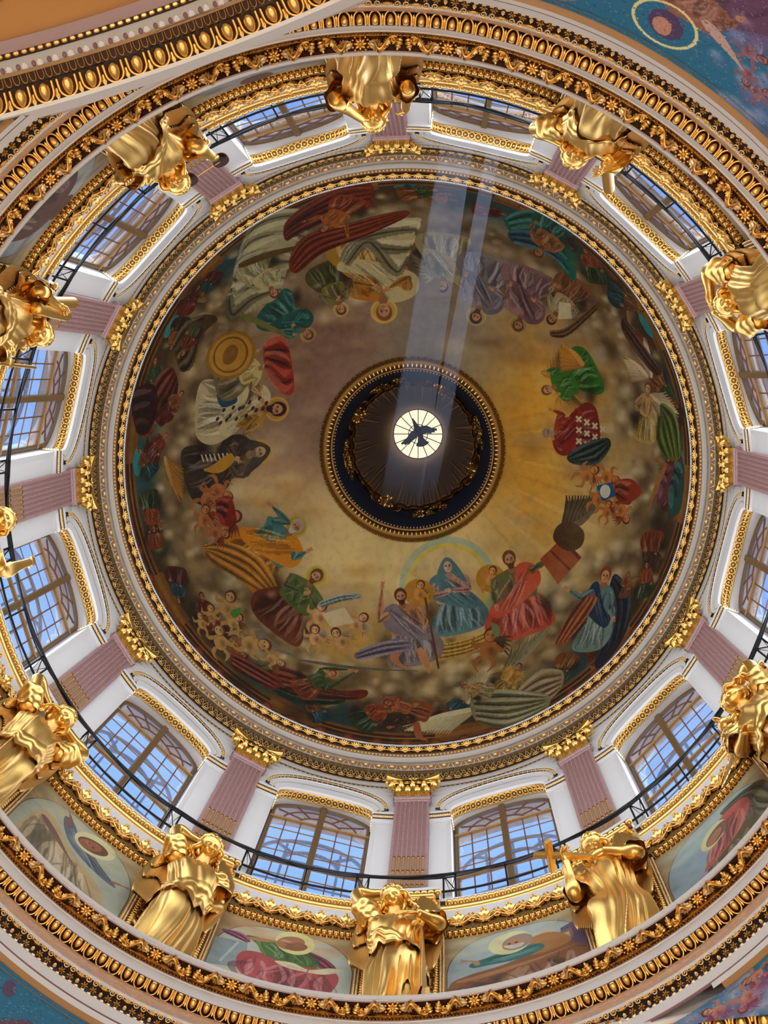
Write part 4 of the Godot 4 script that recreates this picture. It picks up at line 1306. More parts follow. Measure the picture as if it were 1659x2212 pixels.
func build_arch(k: int, az: float, D: float) -> void:
	var a := deg_to_rad(az)
	var nn := Vector3(cos(a), 0, -sin(a))
	var tt := Vector3(-sin(a), 0, -cos(a))
	var hc := 21.95 + Y0
	# p(phi, d, r): a place on the arch at distance d from the dome's axis
	var p := func(f: float, d: float, r: float) -> Vector3: return nn * d + tt * r * cos(PI * f) + Vector3.UP * (hc + r * sin(PI * f))
	var t := setting("trim_%d" % (k + 2), null, null, "")
	var strip := func(called: String, m: Material, d0: float, r0: float, d1: float, r1: float) -> void:
		part(t, called, geo().grid(72, 1, func(u: float, w: float) -> Vector3: return p.call(u, lerpf(d0, d1, w), lerpf(r0, r1, w)), false, true), m)
	# face of the arch up to the ring
	part(t, "arch_face", geo().grid(40, 1, func(u: float, w: float) -> Vector3:
		var f := lerpf(0.27, 0.73, u)
		var lo: Vector3 = p.call(f, D, 10.55)
		var hi := lo
		hi.y = maxf(33.35 + Y0, lo.y)
		return lo.lerp(hi, 1.0 - w)), M.stucco)
	strip.call("face_band", M.white, D - 0.02, 11.55, D - 0.02, 10.63)
	strip.call("edge_fillet", M.white, D - 0.08, 10.7, D - 0.08, 10.57)
	strip.call("edge_fillet", M.white, D - 0.08, 10.57, D, 10.55)
	strip.call("egg_ground", M.bole_dark, D, 10.61, D + 0.42, 10.45)
	strip.call("leaf_ground", M.bole, D + 0.42, 10.39, D + 0.64, 10.41)
	strip.call("band", M.tan, D + 0.64, 10.39, D + 0.72, 10.39)
	strip.call("leaf_frieze", M.grey_leaf, D + 0.72, 10.45, D + 1.0, 10.45)
	strip.call("rope_ground", M.bole_dark, D + 1.0, 10.41, D + 1.12, 10.41)
	strip.call("band", M.lilac, D + 1.12, 10.43, D + 1.4, 10.49)
	strip.call("vault_edge", M.white, D + 1.4, 10.49, D + 1.44, 10.65)
	strip.call("vault", M.ochre, D + 1.44, 10.65, D + 15.0, 10.65)
	strip.call("coffer", M.bole_dark, D + 3.2, 10.62, D + 5.4, 10.62)
	# eggs
	var egg_ := egg_shape(0.12, 0.19).mesh()
	var husk := husk_shape(0.19, 0.22, 0.035)
	var dart := leaf_shape(0.05, 0.3, 0.02, 2)
	dart.box(Vector3(-0.02, -0.02, 0), Vector3(0.02, 0.16, 0.04), 0.008)
	var xe: Array[Transform3D] = []
	var xd: Array[Transform3D] = []
	var xl: Array[Transform3D] = []
	var xr: Array[Transform3D] = []
	var xf: Array[Transform3D] = []
	var xg: Array[Transform3D] = []
	var at := func(f: float, d: float, r: float, lean: float) -> Transform3D:
		# z away from the vault (down and towards the dome), y away from the dome
		var down := -(tt * cos(PI * f) + Vector3.UP * sin(PI * f))
		var z := (down * cos(lean) - nn * sin(lean)).normalized()
		var x := (tt * -sin(PI * f) + Vector3.UP * cos(PI * f)).normalized()
		return Transform3D(Basis(x, z.cross(x), z), p.call(f, d, r))
	for i in 66:
		xe.append(at.call((i + 0.5) / 66, D + 0.2, 10.49, 0.45))
		xd.append(at.call(float(i) / 66, D + 0.2, 10.49, 0.45))
	var sgn := -1.0 if (xe[33].basis.y).dot(nn) > 0 else 1.0
	for x in xe:
		part(t, "egg", egg_, M.gilt, x.scaled_local(Vector3(1, -sgn, 1)) if sgn > 0 else x)
	many(t, "husk", husk, M.gilt, scaled(xe, Vector3(1, -sgn, 1)))
	many(t, "dart", dart, M.gilt, scaled(xd, Vector3(1, sgn, 1)))
	for i in 190:
		xl.append(at.call((i + 0.5) / 190, D + 0.54, 10.39, 0.0))
		xr.append(at.call((i + 0.5) / 190, D + 1.06, 10.38, 0.0))
	many(t, "lotus", husk_shape(0.06, 0.1, 0.014), M.gilt_red, scaled(xl, Vector3(1, -sgn, 1)))
	many(t, "rope_bead", geo().box(Vector3(-0.06, -0.045, -0.03), Vector3(0.06, 0.045, 0.04), 0.02), M.gilt, xr)
	for i in 100:
		xf.append(at.call((i + 0.5) / 100, D + 0.86, 10.44, 0.0))
	var gl := leaf_shape(0.09, 0.2, 0.05, 4)
	many(t, "marble_leaf", gl, M.white, xf)
	many(t, "cutout", geo().ball(Vector3(0.13, 0.06, 0.0), Vector3(0.05, 0.07, 0.02), 7, 4), M.mauve, xf)
	for i in 120:
		xg.append(at.call((i + 0.5) / 120, D + 2.35, 10.62, 0.0))
	var gar := geo().ball(Vector3.ZERO, Vector3(0.15, 0.09, 0.08), 8, 5)
	gar.add(leaf_shape(0.08, 0.14, 0.06, 3), Transform3D(Basis(Vector3.BACK, 0.6), Vector3(0.05, 0.02, 0.03)))
	many(t, "garland", gar, M.ochre_gilt, xg)
	strip.call("coffer_edge", M.ochre_gilt, D + 3.1, 10.58, D + 3.35, 10.58)
	# the arm behind: side walls, end wall with a large window
	var g := geo()
	for s: float in [-1.0, 1.0]:
		var q0 := nn * D + tt * 10.55 * s
		var q1 := nn * (D + 15.0) + tt * 10.55 * s
		var lo := Vector3.UP * (-1.6 + Y0)
		var hi := Vector3.UP * hc
		if s > 0:
			g.quad(q1 + lo, q0 + lo, q0 + hi, q1 + hi)
		else:
			g.quad(q0 + lo, q1 + lo, q1 + hi, q0 + hi)
		# the pier's chamfered corner
		var e0 := nn * (D - 0.1) + tt * 10.55 * s
		var e1 := nn * 10.55 + tt * (D - 0.1) * s
		g.quad(e0 + lo, e1 + lo, e1 + hi * 1.1, e0 + hi * 1.1)
	setting("wall_arm_%d" % (k + 1), g, M.wall_stone)
	var w := geo()
	var dd := D + 15.0
	for r in [[-10.85, 10.85, -1.6, 5.0], [-10.85, 10.85, 24.0, 33.0], [-10.85, -6.5, 5.0, 24.0], [6.5, 10.85, 5.0, 24.0]]:
		w.box(Vector3(r[0], r[2] + Y0, 0), Vector3(r[1], r[3] + Y0, 0.8))
	setting("wall_end_%d" % (k + 1), w, M.wall_stone).transform = Transform3D(Basis(tt, Vector3.UP, tt.cross(Vector3.UP)), nn * dd)


func scaled(xs: Array[Transform3D], k: Vector3) -> Array[Transform3D]:
	var o: Array[Transform3D] = []
	for x in xs:
		o.append(x.scaled_local(k))
	return o


func build_drum_base() -> void:
	setting("wall_drum_base", lathe(V2([12.4, 42.8, 12.45, 35.5]), 0, 360, 144).add(lathe(V2([14.35, 45.8, 14.35, 33.9]), 0, 360, 72)), M.tan)
	var t := setting("trim_6", null, null, "")
	part(t, "scroll_ground", lathe(V2([12.24, 43.85, 12.2, 42.95, 12.18, 42.86])), M.ochre_gilt)
	part(t, "egg_ground", lathe(V2([12.18, 42.86, 12.42, 42.74])), M.bole_dark)
	part(t, "white_band", lathe(V2([12.34, 44.95, 12.3, 44.9, 12.3, 44.4, 12.28, 44.38, 12.28, 43.86, 12.22, 43.85])), M.white)
	part(t, "egg_ground", lathe(V2([12.26, 45.66, 12.36, 45.36])), M.bole_dark)
	part(t, "walkway", lathe(V2([13.0, 45.9, 12.26, 45.9, 12.26, 45.66])), M.white)
	part(t, "roll", geo().grid(288, 8, func(u: float, w: float) -> Vector3:
		var b := PI * (-0.5 + 1.1 * w)
		return pol(360.0 * u, 12.36 - 0.13 * cos(b), 45.17 - 0.19 * sin(b)), true), M.gilt)
	var e := egg_shape(0.11, 0.12).mesh()
	for i in 12:
		for j in 21:
			part(t, "egg", e, M.gilt, frame(PH + 30.0 * i + 6.0 + 18.0 * (j + 0.5) / 21, 12.29, 45.52, 20))
	var xs: Array[Transform3D] = []
	for i in 12:
		for j in 22:
			xs.append(frame(PH + 30.0 * i + 6.0 + 18.0 * j / 21.0, 12.29, 45.52, 20))
	many(t, "spool", geo().box(Vector3(-0.025, -0.11, -0.04), Vector3(0.025, 0.11, 0.05), 0.015), M.gilt, xs)
	# the scroll frieze and the egg row over the murals
	var sl := scroll_leaf(1.0, 1.35).mesh()
	var sr := scroll_leaf(-1.0, 1.35).mesh()
	var lf := leaf_shape(0.27, 0.78, 0.2, 4).mesh()
	var bud := volute_shape(0.27, 0.065, 1.5, 1.0).mesh()
	var bur := volute_shape(0.27, 0.065, 1.5, -1.0).mesh()
	for i in 12:
		for j in 5:
			var c := PH + 30.0 * i + 6.0 + 18.0 * (j + 0.5) / 5.0
			part(t, "frieze_leaf", lf, M.gilt, frame(c, 12.19, 43.1))
			for s: int in [-1, 1]:
				part(t, "frieze_volute", bud if s > 0 else bur, M.gilt, frame(c - s * 0.62, 12.19, 43.4))
				part(t, "frieze_scroll", sl if s > 0 else sr, M.gilt, frame(c - s * 0.55, 12.2, 43.42))
	var small := egg_shape(0.085, 0.1)
	small.add(husk_shape(0.115, 0.14, 0.022))
	var sm := small.mesh()
	var ys: Array[Transform3D] = []
	for i in 12:
		for j in 22:
			ys.append(frame(PH + 30.0 * i + 6.0 + 18.0 * (j + 0.5) / 22, 12.27, 42.78, 55))
	for y in ys:
		part(t, "small_egg", sm, M.gilt, y)
	# breaks of the ledge over the statues
	for i in 12:
		var a := PH + 30.0 * i
		var b := geo()
		var bg := geo()
		for q in [[11.86, 45.92, 11.86, 45.66, 0], [11.92, 45.66, 11.97, 45.36, 1], [11.92, 45.36, 11.92, 45.0, 1], [11.97, 45.0, 11.97, 44.7, 0]]:
			var gg := b if q[4] == 0 else bg
			gg.add(lathe(V2([q[0], q[1], q[2], q[3]]), a - 5.2, a + 5.2, 14))
			for s: float in [-1.0, 1.0]:
				var z := a + s * 5.2
				var c0 := pol(z, q[0], q[1])
				var c1 := pol(z, 12.4, q[1])
				var c2 := pol(z, 12.4, q[3])
				var c3 := pol(z, q[2], q[3])
				if s > 0:
					gg.quad(c0, c3, c2, c1)
				else:
					gg.quad(c0, c1, c2, c3)
		b.add(lathe(V2([12.4, 45.92, 11.86, 45.92]), a - 5.2, a + 5.2, 14))
		b.add(lathe(V2([11.97, 44.7, 12.4, 44.68]), a - 5.2, a + 5.2, 14))
		part(t, "ledge_break", b, M.white)
		part(t, "ledge_break_band", bg, M.gilt_red)
		for j in 11:
			part(t, "break_egg", e, M.gilt, frame(a - 5.0 + 10.0 * j / 10.0, 11.92, 45.5, 20))
		# gilded console with two volutes below the break
		var cs := geo()
		cs.add(volute_shape(0.3, 0.11, 1.4, 1.0), Transform3D(Basis(), Vector3(0.72, 0.0, 0.0)))
		cs.add(volute_shape(0.3, 0.11, 1.4, -1.0), Transform3D(Basis(), Vector3(-0.72, 0.0, 0.0)))
		cs.tube(arc(-1, 1, 12, func(f: float) -> Vector3: return Vector3(0.9 * f, 0.22 + 0.08 * f * f, 0.12)), func(_f: float) -> float: return 0.14, 8)
		for j in 9:
			cs.ball(Vector3(-0.64 + 0.16 * j, 0.02, 0.14), Vector3(0.07, 0.1, 0.07), 7, 5)
		part(t, "console", cs, M.gold, frame(a, 11.9, 44.5))
	# the drum's murals with their gilded side strips
	for i in 12:
		var c := PH + 15.0 + 30.0 * i
		var kind: int = [3, 2, 2, 0, 1, 1, 4, 4, 5, 4, 5, 3][i]
		kind = {0: 3, 1: 3, 2: 2, 3: 0, 4: 1, 5: 1, 6: 4, 7: 5, 8: 4, 9: 5, 10: 4, 11: 3}[i]
		var lab: String = ["hooded figure mural at the drum's right edge", "mural of a stooping figure in pink and olive, right of the angel with a cross", "mural of an old bearded man in teal and brown, left of the cross", "mural of a bald man in green and red over an open book", "mural of a man in grey blue raising an arm, pale mantle over his knees", "mural at the drum's left edge with a gilded frame corner", "mural beside the scroll-bearing angel at the left edge", "mural with dark brown shapes on pale ground, left of the angel with two discs", "mural strip with a violet cloud left of the angel with clasped hands", "pale mural strip right of the angel with clasped hands", "grey mural strip with a small dark spot near the upper right statues", "mural beside the angel with crossed arms at the right edge"][i]
		var o := thing("mural", lab, "mural", Transform3D(), "murals between the drum's angels")
		var g := lathe(V2([12.36, 42.75, 12.38, 35.6]), c - 9.3, c + 9.3, 24)
		for j in g.t.size():
			g.t[j] = Vector2(1.0 - g.t[j].x, g.t[j].y * 1.136 + 0.082)
		part(o, "picture", g, M["mural_%d" % kind])
		for s: float in [-1.0, 1.0]:
			var st := geo()
			st.add(lathe(V2([12.3, 42.8, 12.3, 35.6]), c + s * 10.6 - 1.3, c + s * 10.6 + 1.3, 6))
			part(o, "side_strip", st, M.bole)
			var beads: Array[Transform3D] = []
			for j in 62:
				beads.append(frame(c + s * 9.45, 12.27, 35.8 + 7.0 * j / 62))
				beads.append(frame(c + s * 9.85, 12.27, 35.8 + 7.0 * j / 62))
			many(o, "bead", geo().ball(Vector3.ZERO, Vector3(0.045, 0.05, 0.045), 7, 5), M.gilt_pale, beads)
			var reels: Array[Transform3D] = []
			for j in 40:
				reels.append(frame(c + s * 10.55, 12.27, 35.8 + 7.0 * j / 40))
			many(o, "reel", geo().ball(Vector3.ZERO, Vector3(0.11, 0.075, 0.06), 8, 5), M.gilt, reels)
			var fol: Array[Transform3D] = []
			for j in 26:
				fol.append(frame(c + s * 11.5, 12.27, 35.8 + 7.0 * j / 26) * Transform3D(Basis(Vector3.BACK, 0.6 if j % 2 else -0.6), Vector3.ZERO))
			many(o, "foliage", leaf_shape(0.12, 0.34, 0.12, 3), M.gilt, fol)


func bayx(i: int, n: int) -> float:
	# places across a bay (degrees), closer together at the opening's edges
	return [-15.0, -13.0, -11.0, -9.6, -8.4, -8.25, -8.0, -7.4, -6.6, -5.5, -4.2, -2.8, -1.4, 0.0, 1.4, 2.8, 4.2, 5.5, 6.6, 7.4, 8.0, 8.25, 8.4, 9.6, 11.0, 13.0, 15.0][i]


func arch_h(x: float) -> float:
	var k := clampf(1.0 - (x / 8.4) * (x / 8.4), 0.0, 1.0)
	return 57.4 + 1.3 * sqrt(k)


func build_drum_wall() -> void:
	var g := geo()
	var out := geo()
	var rev := geo()
	for k in 12:
		var c := PH + 15.0 + 30.0 * k
		# wall over the openings
		g.grid(26, 4, func(u: float, w: float) -> Vector3:
			var x := bayx(roundi(u * 26), 26)
			return pol(c + x, 12.9, lerpf(61.08, arch_h(x), w)))
		out.grid(26, 4, func(u: float, w: float) -> Vector3:
			var x := bayx(roundi(u * 26), 26)
			return pol(c + x, 14.35, lerpf(arch_h(x), 66.0, w)))
		for s: float in [-1.0, 1.0]:
			g.grid(8, 6, func(u: float, w: float) -> Vector3: return pol(c + s * (8.4 + 6.6 * u), 12.9, lerpf(57.4, 45.9, w)), false, s < 0)
			out.grid(4, 2, func(u: float, w: float) -> Vector3: return pol(c + s * (8.4 + 6.6 * u), 14.35, lerpf(57.4, 45.7, w)), false, s > 0)
			# jambs
			g.grid(6, 4, func(u: float, w: float) -> Vector3: return pol(c + s * 8.4, lerpf(12.9, 13.5, u), lerpf(57.4, 46.9, w)), false, s > 0)
			rev.grid(6, 4, func(u: float, w: float) -> Vector3: return pol(c + s * 8.4, lerpf(13.5, 14.35, u), lerpf(57.4, 46.9, w)), false, s > 0)
		g.grid(18, 1, func(u: float, w: float) -> Vector3:
			var x := bayx(4 + roundi(u * 18), 26)
			return pol(c + x, lerpf(12.9, 13.5, w), arch_h(x)), false, true)
		rev.grid(18, 1, func(u: float, w: float) -> Vector3:
			var x := bayx(4 + roundi(u * 18), 26)
			return pol(c + x, lerpf(13.5, 14.35, w), arch_h(x)), false, true)
		g.add(lathe(V2([14.35, 46.9, 12.9, 46.9, 12.9, 45.9]), c - 8.4, c + 8.4, 8))
		out.add(lathe(V2([14.35, 45.7, 14.35, 46.9]), c - 8.4, c + 8.4, 4))
	setting("wall_drum", g, M.white)
	setting("wall_drum_outside", out, M.reveal)
	setting("wall_drum_reveal", rev, M.reveal)


func build_bay_trim() -> void:
	# piers' panels, imposts and the mouldings of each arch
	var coin := wreath_coin().mesh()
	for k in 12:
		var c := PH + 15.0 + 30.0 * k
		var t := setting("trim_%d" % (k + 10), null, null, "")
		for s: float in [-1.0, 1.0]:
			# impost on the pier's face and its return into the reveal
			var im := geo()
			im.add(lathe(V2([12.9, 57.42, 12.76, 57.42, 12.76, 57.28, 12.8, 57.26]), c + s * 10.25 - 2.05, c + s * 10.25 + 2.05, 6))
			im.add(lathe(V2([12.84, 56.72, 12.84, 56.58, 12.9, 56.56]), c + s * 10.25 - 2.05, c + s * 10.25 + 2.05, 6))
			im.grid(1, 1, func(u: float, w: float) -> Vector3: return pol(c + s * 8.2, lerpf(12.76, 13.5, u), lerpf(57.42, 57.28, w)), false, s > 0)
			im.grid(1, 1, func(u: float, w: float) -> Vector3: return pol(c + s * 8.3, lerpf(12.84, 13.5, u), lerpf(56.72, 56.56, w)), false, s > 0)
			im.grid(1, 1, func(u: float, w: float) -> Vector3: return pol(c + s * lerpf(8.2, 8.45, w), lerpf(12.76, 13.5, u), 57.27), false, s < 0)
			im.grid(1, 1, func(u: float, w: float) -> Vector3: return pol(c + s * lerpf(8.2, 8.45, w), lerpf(12.76, 13.5, u), 57.42), false, s > 0)
			part(t, "impost", im, M.white)
			var gr := geo()
			gr.add(lathe(V2([12.84, 57.27, 12.87, 56.72]), c + s * 10.25 - 1.95, c + s * 10.25 + 1.95, 6))
			gr.grid(1, 1, func(u: float, w: float) -> Vector3: return pol(c + s * 8.33, lerpf(12.84, 13.5, u), lerpf(57.27, 56.72, w)), false, s > 0)
			part(t, "impost_ground", gr, M.bole)
			var xs: Array[Transform3D] = []
			for j in 10:
				xs.append(frame(c + s * (8.5 + 3.6 * j / 9.0), 12.83, 57.0))
			var side := frame(c + s * 8.33, 12.84, 57.0)
			for j in 6:
				xs.append(Transform3D(side.basis * Basis(Vector3.UP, s * PI / 2), pol(c + s * 8.32, 12.88 + 0.11 * j, 57.0)))
			for x in xs:
				part(t, "impost_bead", coin_small(), M.gilt_pale, x)
			# raised border of the pier's panel
			var bd := geo()
			for q in [[8.75, 8.95, 46.6, 56.3], [11.75, 11.95, 46.6, 56.3], [8.75, 11.95, 56.1, 56.3], [8.75, 11.95, 46.6, 46.8]]:
				bd.add(lathe(V2([12.87, q[3], 12.87, q[2]]), c + (q[0] if s > 0 else -q[1]), c + (q[1] if s > 0 else -q[0]), 3))
				for w in [q[2], q[3]]:
					bd.add(lathe(V2([12.87, w, 12.9, w]), c + (q[0] if s > 0 else -q[1]), c + (q[1] if s > 0 else -q[0]), 3))
			part(t, "panel_border", bd, M.white)
		# archivolt: between the opening's ellipse (v 0) and the outer one (v 1)
		var ell := func(u: float, v: float, r: float) -> Vector3:
			var b := PI * (1.0 - u)
			return pol(c - lerpf(8.4, 10.95, v) * cos(b), r, lerpf(57.4, 58.0, v) + lerpf(1.3, 2.72, v) * sin(b))
		var strip := func(v0: float, r0: float, v1: float, r1: float, m: Material, called: String) -> void:
			part(t, called, geo().grid(40, 1, func(u: float, w: float) -> Vector3: return ell.call(u, lerpf(v0, v1, w), lerpf(r0, r1, w)), false, true), m)
		strip.call(0.0, 12.9, 0.02, 12.78, M.white, "archivolt")
		strip.call(0.02, 12.78, 0.36, 12.78, M.white, "archivolt")
		strip.call(0.36, 12.78, 0.38, 12.84, M.mauve, "archivolt_groove")
		strip.call(0.38, 12.84, 0.46, 12.84, M.bole_dark, "archivolt_groove")
		strip.call(0.46, 12.82, 0.7, 12.82, M.white, "archivolt")
		strip.call(0.7, 12.82, 0.72, 12.78, M.white, "archivolt")
		strip.call(0.72, 12.78, 0.95, 12.78, M.bole, "archivolt_band")
		strip.call(0.95, 12.78, 1.0, 12.76, M.white, "archivolt")
		strip.call(1.0, 12.76, 1.01, 12.9, M.white, "archivolt")
		var xs: Array[Transform3D] = []
		var ys: Array[Transform3D] = []
		for j in 34:
			var u := (j + 0.5) / 34.0
			var q: Vector3 = ell.call(u, 0.83, 12.77)
			xs.append(Transform3D(frame(c, 12.8, 0).basis, q))
		for j in 60:
			var q: Vector3 = ell.call((j + 0.5) / 60.0, 0.42, 12.83)
			ys.append(Transform3D(frame(c, 12.8, 0).basis, q))
		var fl := geo().add(flower_shape(0.13, 4), Transform3D(Basis.from_scale(Vector3(1, 1.7, 1)), Vector3.ZERO))
		many(t, "band_rosette", fl, M.gilt_pale, xs)
		many(t, "bead", geo().ball(Vector3.ZERO, Vector3(0.04, 0.05, 0.04), 6, 4), M.gilt_pale, ys)
		# the gilded soffit band of overlapping discs
		part(t, "soffit_band", geo().grid(36, 1, func(u: float, w: float) -> Vector3:
			var x := -8.4 + 16.8 * u
			return pol(c + x, lerpf(12.92, 13.2, w), arch_h(x) - 0.02), false, true), M.ochre_gilt)
		for j in 24:
			var x := -8.4 * cos(PI * (j + 0.5) / 24.0)
			var d := (arch_h(x + 0.1) - arch_h(x - 0.1)) / (0.2 * deg_to_rad(1.0) * 13.0)
			var fr := frame(c + x, 13.06, arch_h(x) - 0.03, 90)
			part(t, "soffit_disc", coin, M.gilt, Transform3D(Basis(-frame(c + x, 1, 0).basis.z, 0) * fr.basis, fr.origin) * Transform3D(Basis(Vector3.UP, -atan(d)), Vector3.ZERO))
		for w: float in [12.91, 13.22]:
			part(t, "soffit_edge", geo().tube(arc(-1, 1, 36, func(f: float) -> Vector3: return pol(c + 8.35 * f, w, arch_h(8.35 * f) - 0.04)), func(_f: float) -> float: return 0.03, 5), M.gilt)


var _coin: ArrayMesh


func coin_small() -> ArrayMesh:
	if _coin == null:
		var g := geo()
		g.dome(Vector3.ZERO, Vector3(0.07, 0.09, 0.06), 8, 4)
		g.tube(arc(0, 1, 12, func(f: float) -> Vector3: return Vector3(0.105 * cos(f * TAU), 0.16 * sin(f * TAU), 0.0)), func(_f: float) -> float: return 0.016, 5, false)
		_coin = g.mesh()
	return _coin


func wreath_coin() -> Geo:
	var g := geo()
	g.tube(arc(0, 0.96, 16, func(f: float) -> Vector3: return Vector3(0.125 * cos(f * TAU), 0.125 * sin(f * TAU), 0.02)), func(_f: float) -> float: return 0.03, 6, true)
	g.dome(Vector3.ZERO, Vector3(0.06, 0.06, 0.06), 8, 4)
	return g


func build_upper_cornice() -> void:
	var t := setting("trim_22", null, null, "")
	part(t, "lip", lathe(V2([12.06, 65.1, 11.98, 65.05, 11.98, 64.95, 12.03, 64.94])), M.white)
	part(t, "shell_ground", lathe(V2([12.03, 64.95, 12.16, 64.92, 12.3, 64.74])), M.bole)
	part(t, "bead_ground", lathe(V2([12.3, 64.72, 12.33, 64.72, 12.42, 64.6])), M.tan)
	part(t, "cavetto", lathe(V2([12.42, 64.6, 12.5, 64.52, 12.55, 64.42, 12.56, 64.36, 12.58, 64.36, 12.6, 64.42, 12.72, 64.42])), M.stucco)
	part(t, "bulb_ground", lathe(V2([12.72, 64.42, 12.9, 64.38])), M.tan)
	part(t, "fillet", lathe(V2([12.88, 64.38, 12.88, 64.3, 12.93, 64.3])), M.stucco)
	part(t, "dentil_ground", lathe(V2([12.93, 64.34, 13.06, 64.34, 13.06, 63.8])), M.stucco)
	part(t, "frieze", lathe(V2([13.06, 63.8, 13.02, 63.78, 13.02, 63.0])), M.stucco)
	part(t, "fret_ground", lathe(V2([13.02, 63.84, 12.99, 62.72, 12.9, 62.7])), M.bole_dark)
	part(t, "chain_ground", lathe(V2([12.9, 62.7, 12.9, 62.26, 12.93, 62.22])), M.bole)
	part(t, "architrave", lathe(V2([12.93, 62.22, 12.93, 61.9, 12.96, 61.88, 12.96, 61.55])), M.stucco)
	part(t, "leaf_ground", lathe(V2([12.92, 61.56, 12.92, 61.2])), M.bole)
	part(t, "architrave", lathe(V2([12.88, 61.24, 12.88, 61.1, 12.9, 61.05])), M.stucco)
	# shells
	var sh := geo()
	for i in 7:
		var a := deg_to_rad(-75.0 + 25.0 * i)
		sh.add(geo().dome(Vector3.ZERO, Vector3(0.036, 0.115, 0.05), 7, 3), Transform3D(Basis(Vector3.BACK, -a), Vector3(sin(a) * 0.11, cos(a) * 0.11 - 0.05, 0)))
	sh.dome(Vector3(0, -0.06, 0), Vector3(0.07, 0.06, 0.07), 8, 3)
	var shm := sh.mesh()
	var bu := egg_shape(0.11, 0.11)
	for s: float in [-1.0, 1.0]:
		bu.tube(arc(0, 1, 8, func(f: float) -> Vector3: return Vector3(s * (0.05 + 0.2 * f), -0.13 + 0.22 * f * f, 0.0)), func(f: float) -> float: return 0.035 * sin(PI * (0.15 + 0.8 * f)), 5)
	var bum := bu.mesh()
	for i in 144:
		var a := 2.5 * i
		part(t, "shell", shm, M.gilt, frame(a, 12.16, 64.84, 58).scaled_local(Vector3(1.45, 1.2, 1.2)))
		part(t, "bulb", bum, M.gilt_pale, frame(a, 12.81, 64.38, 88))
	many(t, "bulb_leaf", leaf_shape(0.05, 0.12, 0.02, 2), M.lilac, ringx(144, 12.86, 64.37, 88, 1.25))
	many(t, "bead", geo().ball(Vector3.ZERO, Vector3.ONE * 0.055, 7, 5), M.gilt_pale, ringx(504, 12.36, 64.63, 45))
	var den := geo().box(Vector3(-0.1, -0.22, -0.1), Vector3(0.1, 0.2, 0.08), 0.012).mesh()
	for i in 288:
		part(t, "dentil", den, M.ochre_gilt, frame(1.25 * i, 12.99, 64.1))
	var link := geo().tube(arc(0, 0.96, 16, func(f: float) -> Vector3: return Vector3(0.15 * signf(cos(f * TAU)) * pow(absf(cos(f * TAU)), 0.6), 0.12 * sin(f * TAU), 0.0)), func(_f: float) -> float: return 0.033, 5, true).mesh()
	for i in 216:
		part(t, "chain_link", link, M.gilt, frame(360.0 * i / 216, 12.87, 62.48))
	var ay := geo()
	for s: float in [-1.0, 1.0]:
		ay.tube(PackedVector3Array([Vector3(0, 0.26, 0), Vector3(s * 0.07, 0.0, 0.0), Vector3(s * 0.11, -0.26, 0)]), func(_f: float) -> float: return 0.026, 5)
	ay.ball(Vector3(0, -0.12, 0), Vector3(0.035, 0.07, 0.03), 6, 4)
	many(t, "fret_leaf", ay, M.gilt_pale, ringx(324, 12.98, 63.5, 5))
	var vv := leaf_shape(0.06, 0.24, 0.03, 2)
	many(t, "band_leaf", vv, M.gilt_pale, ringx(420, 12.9, 61.27))


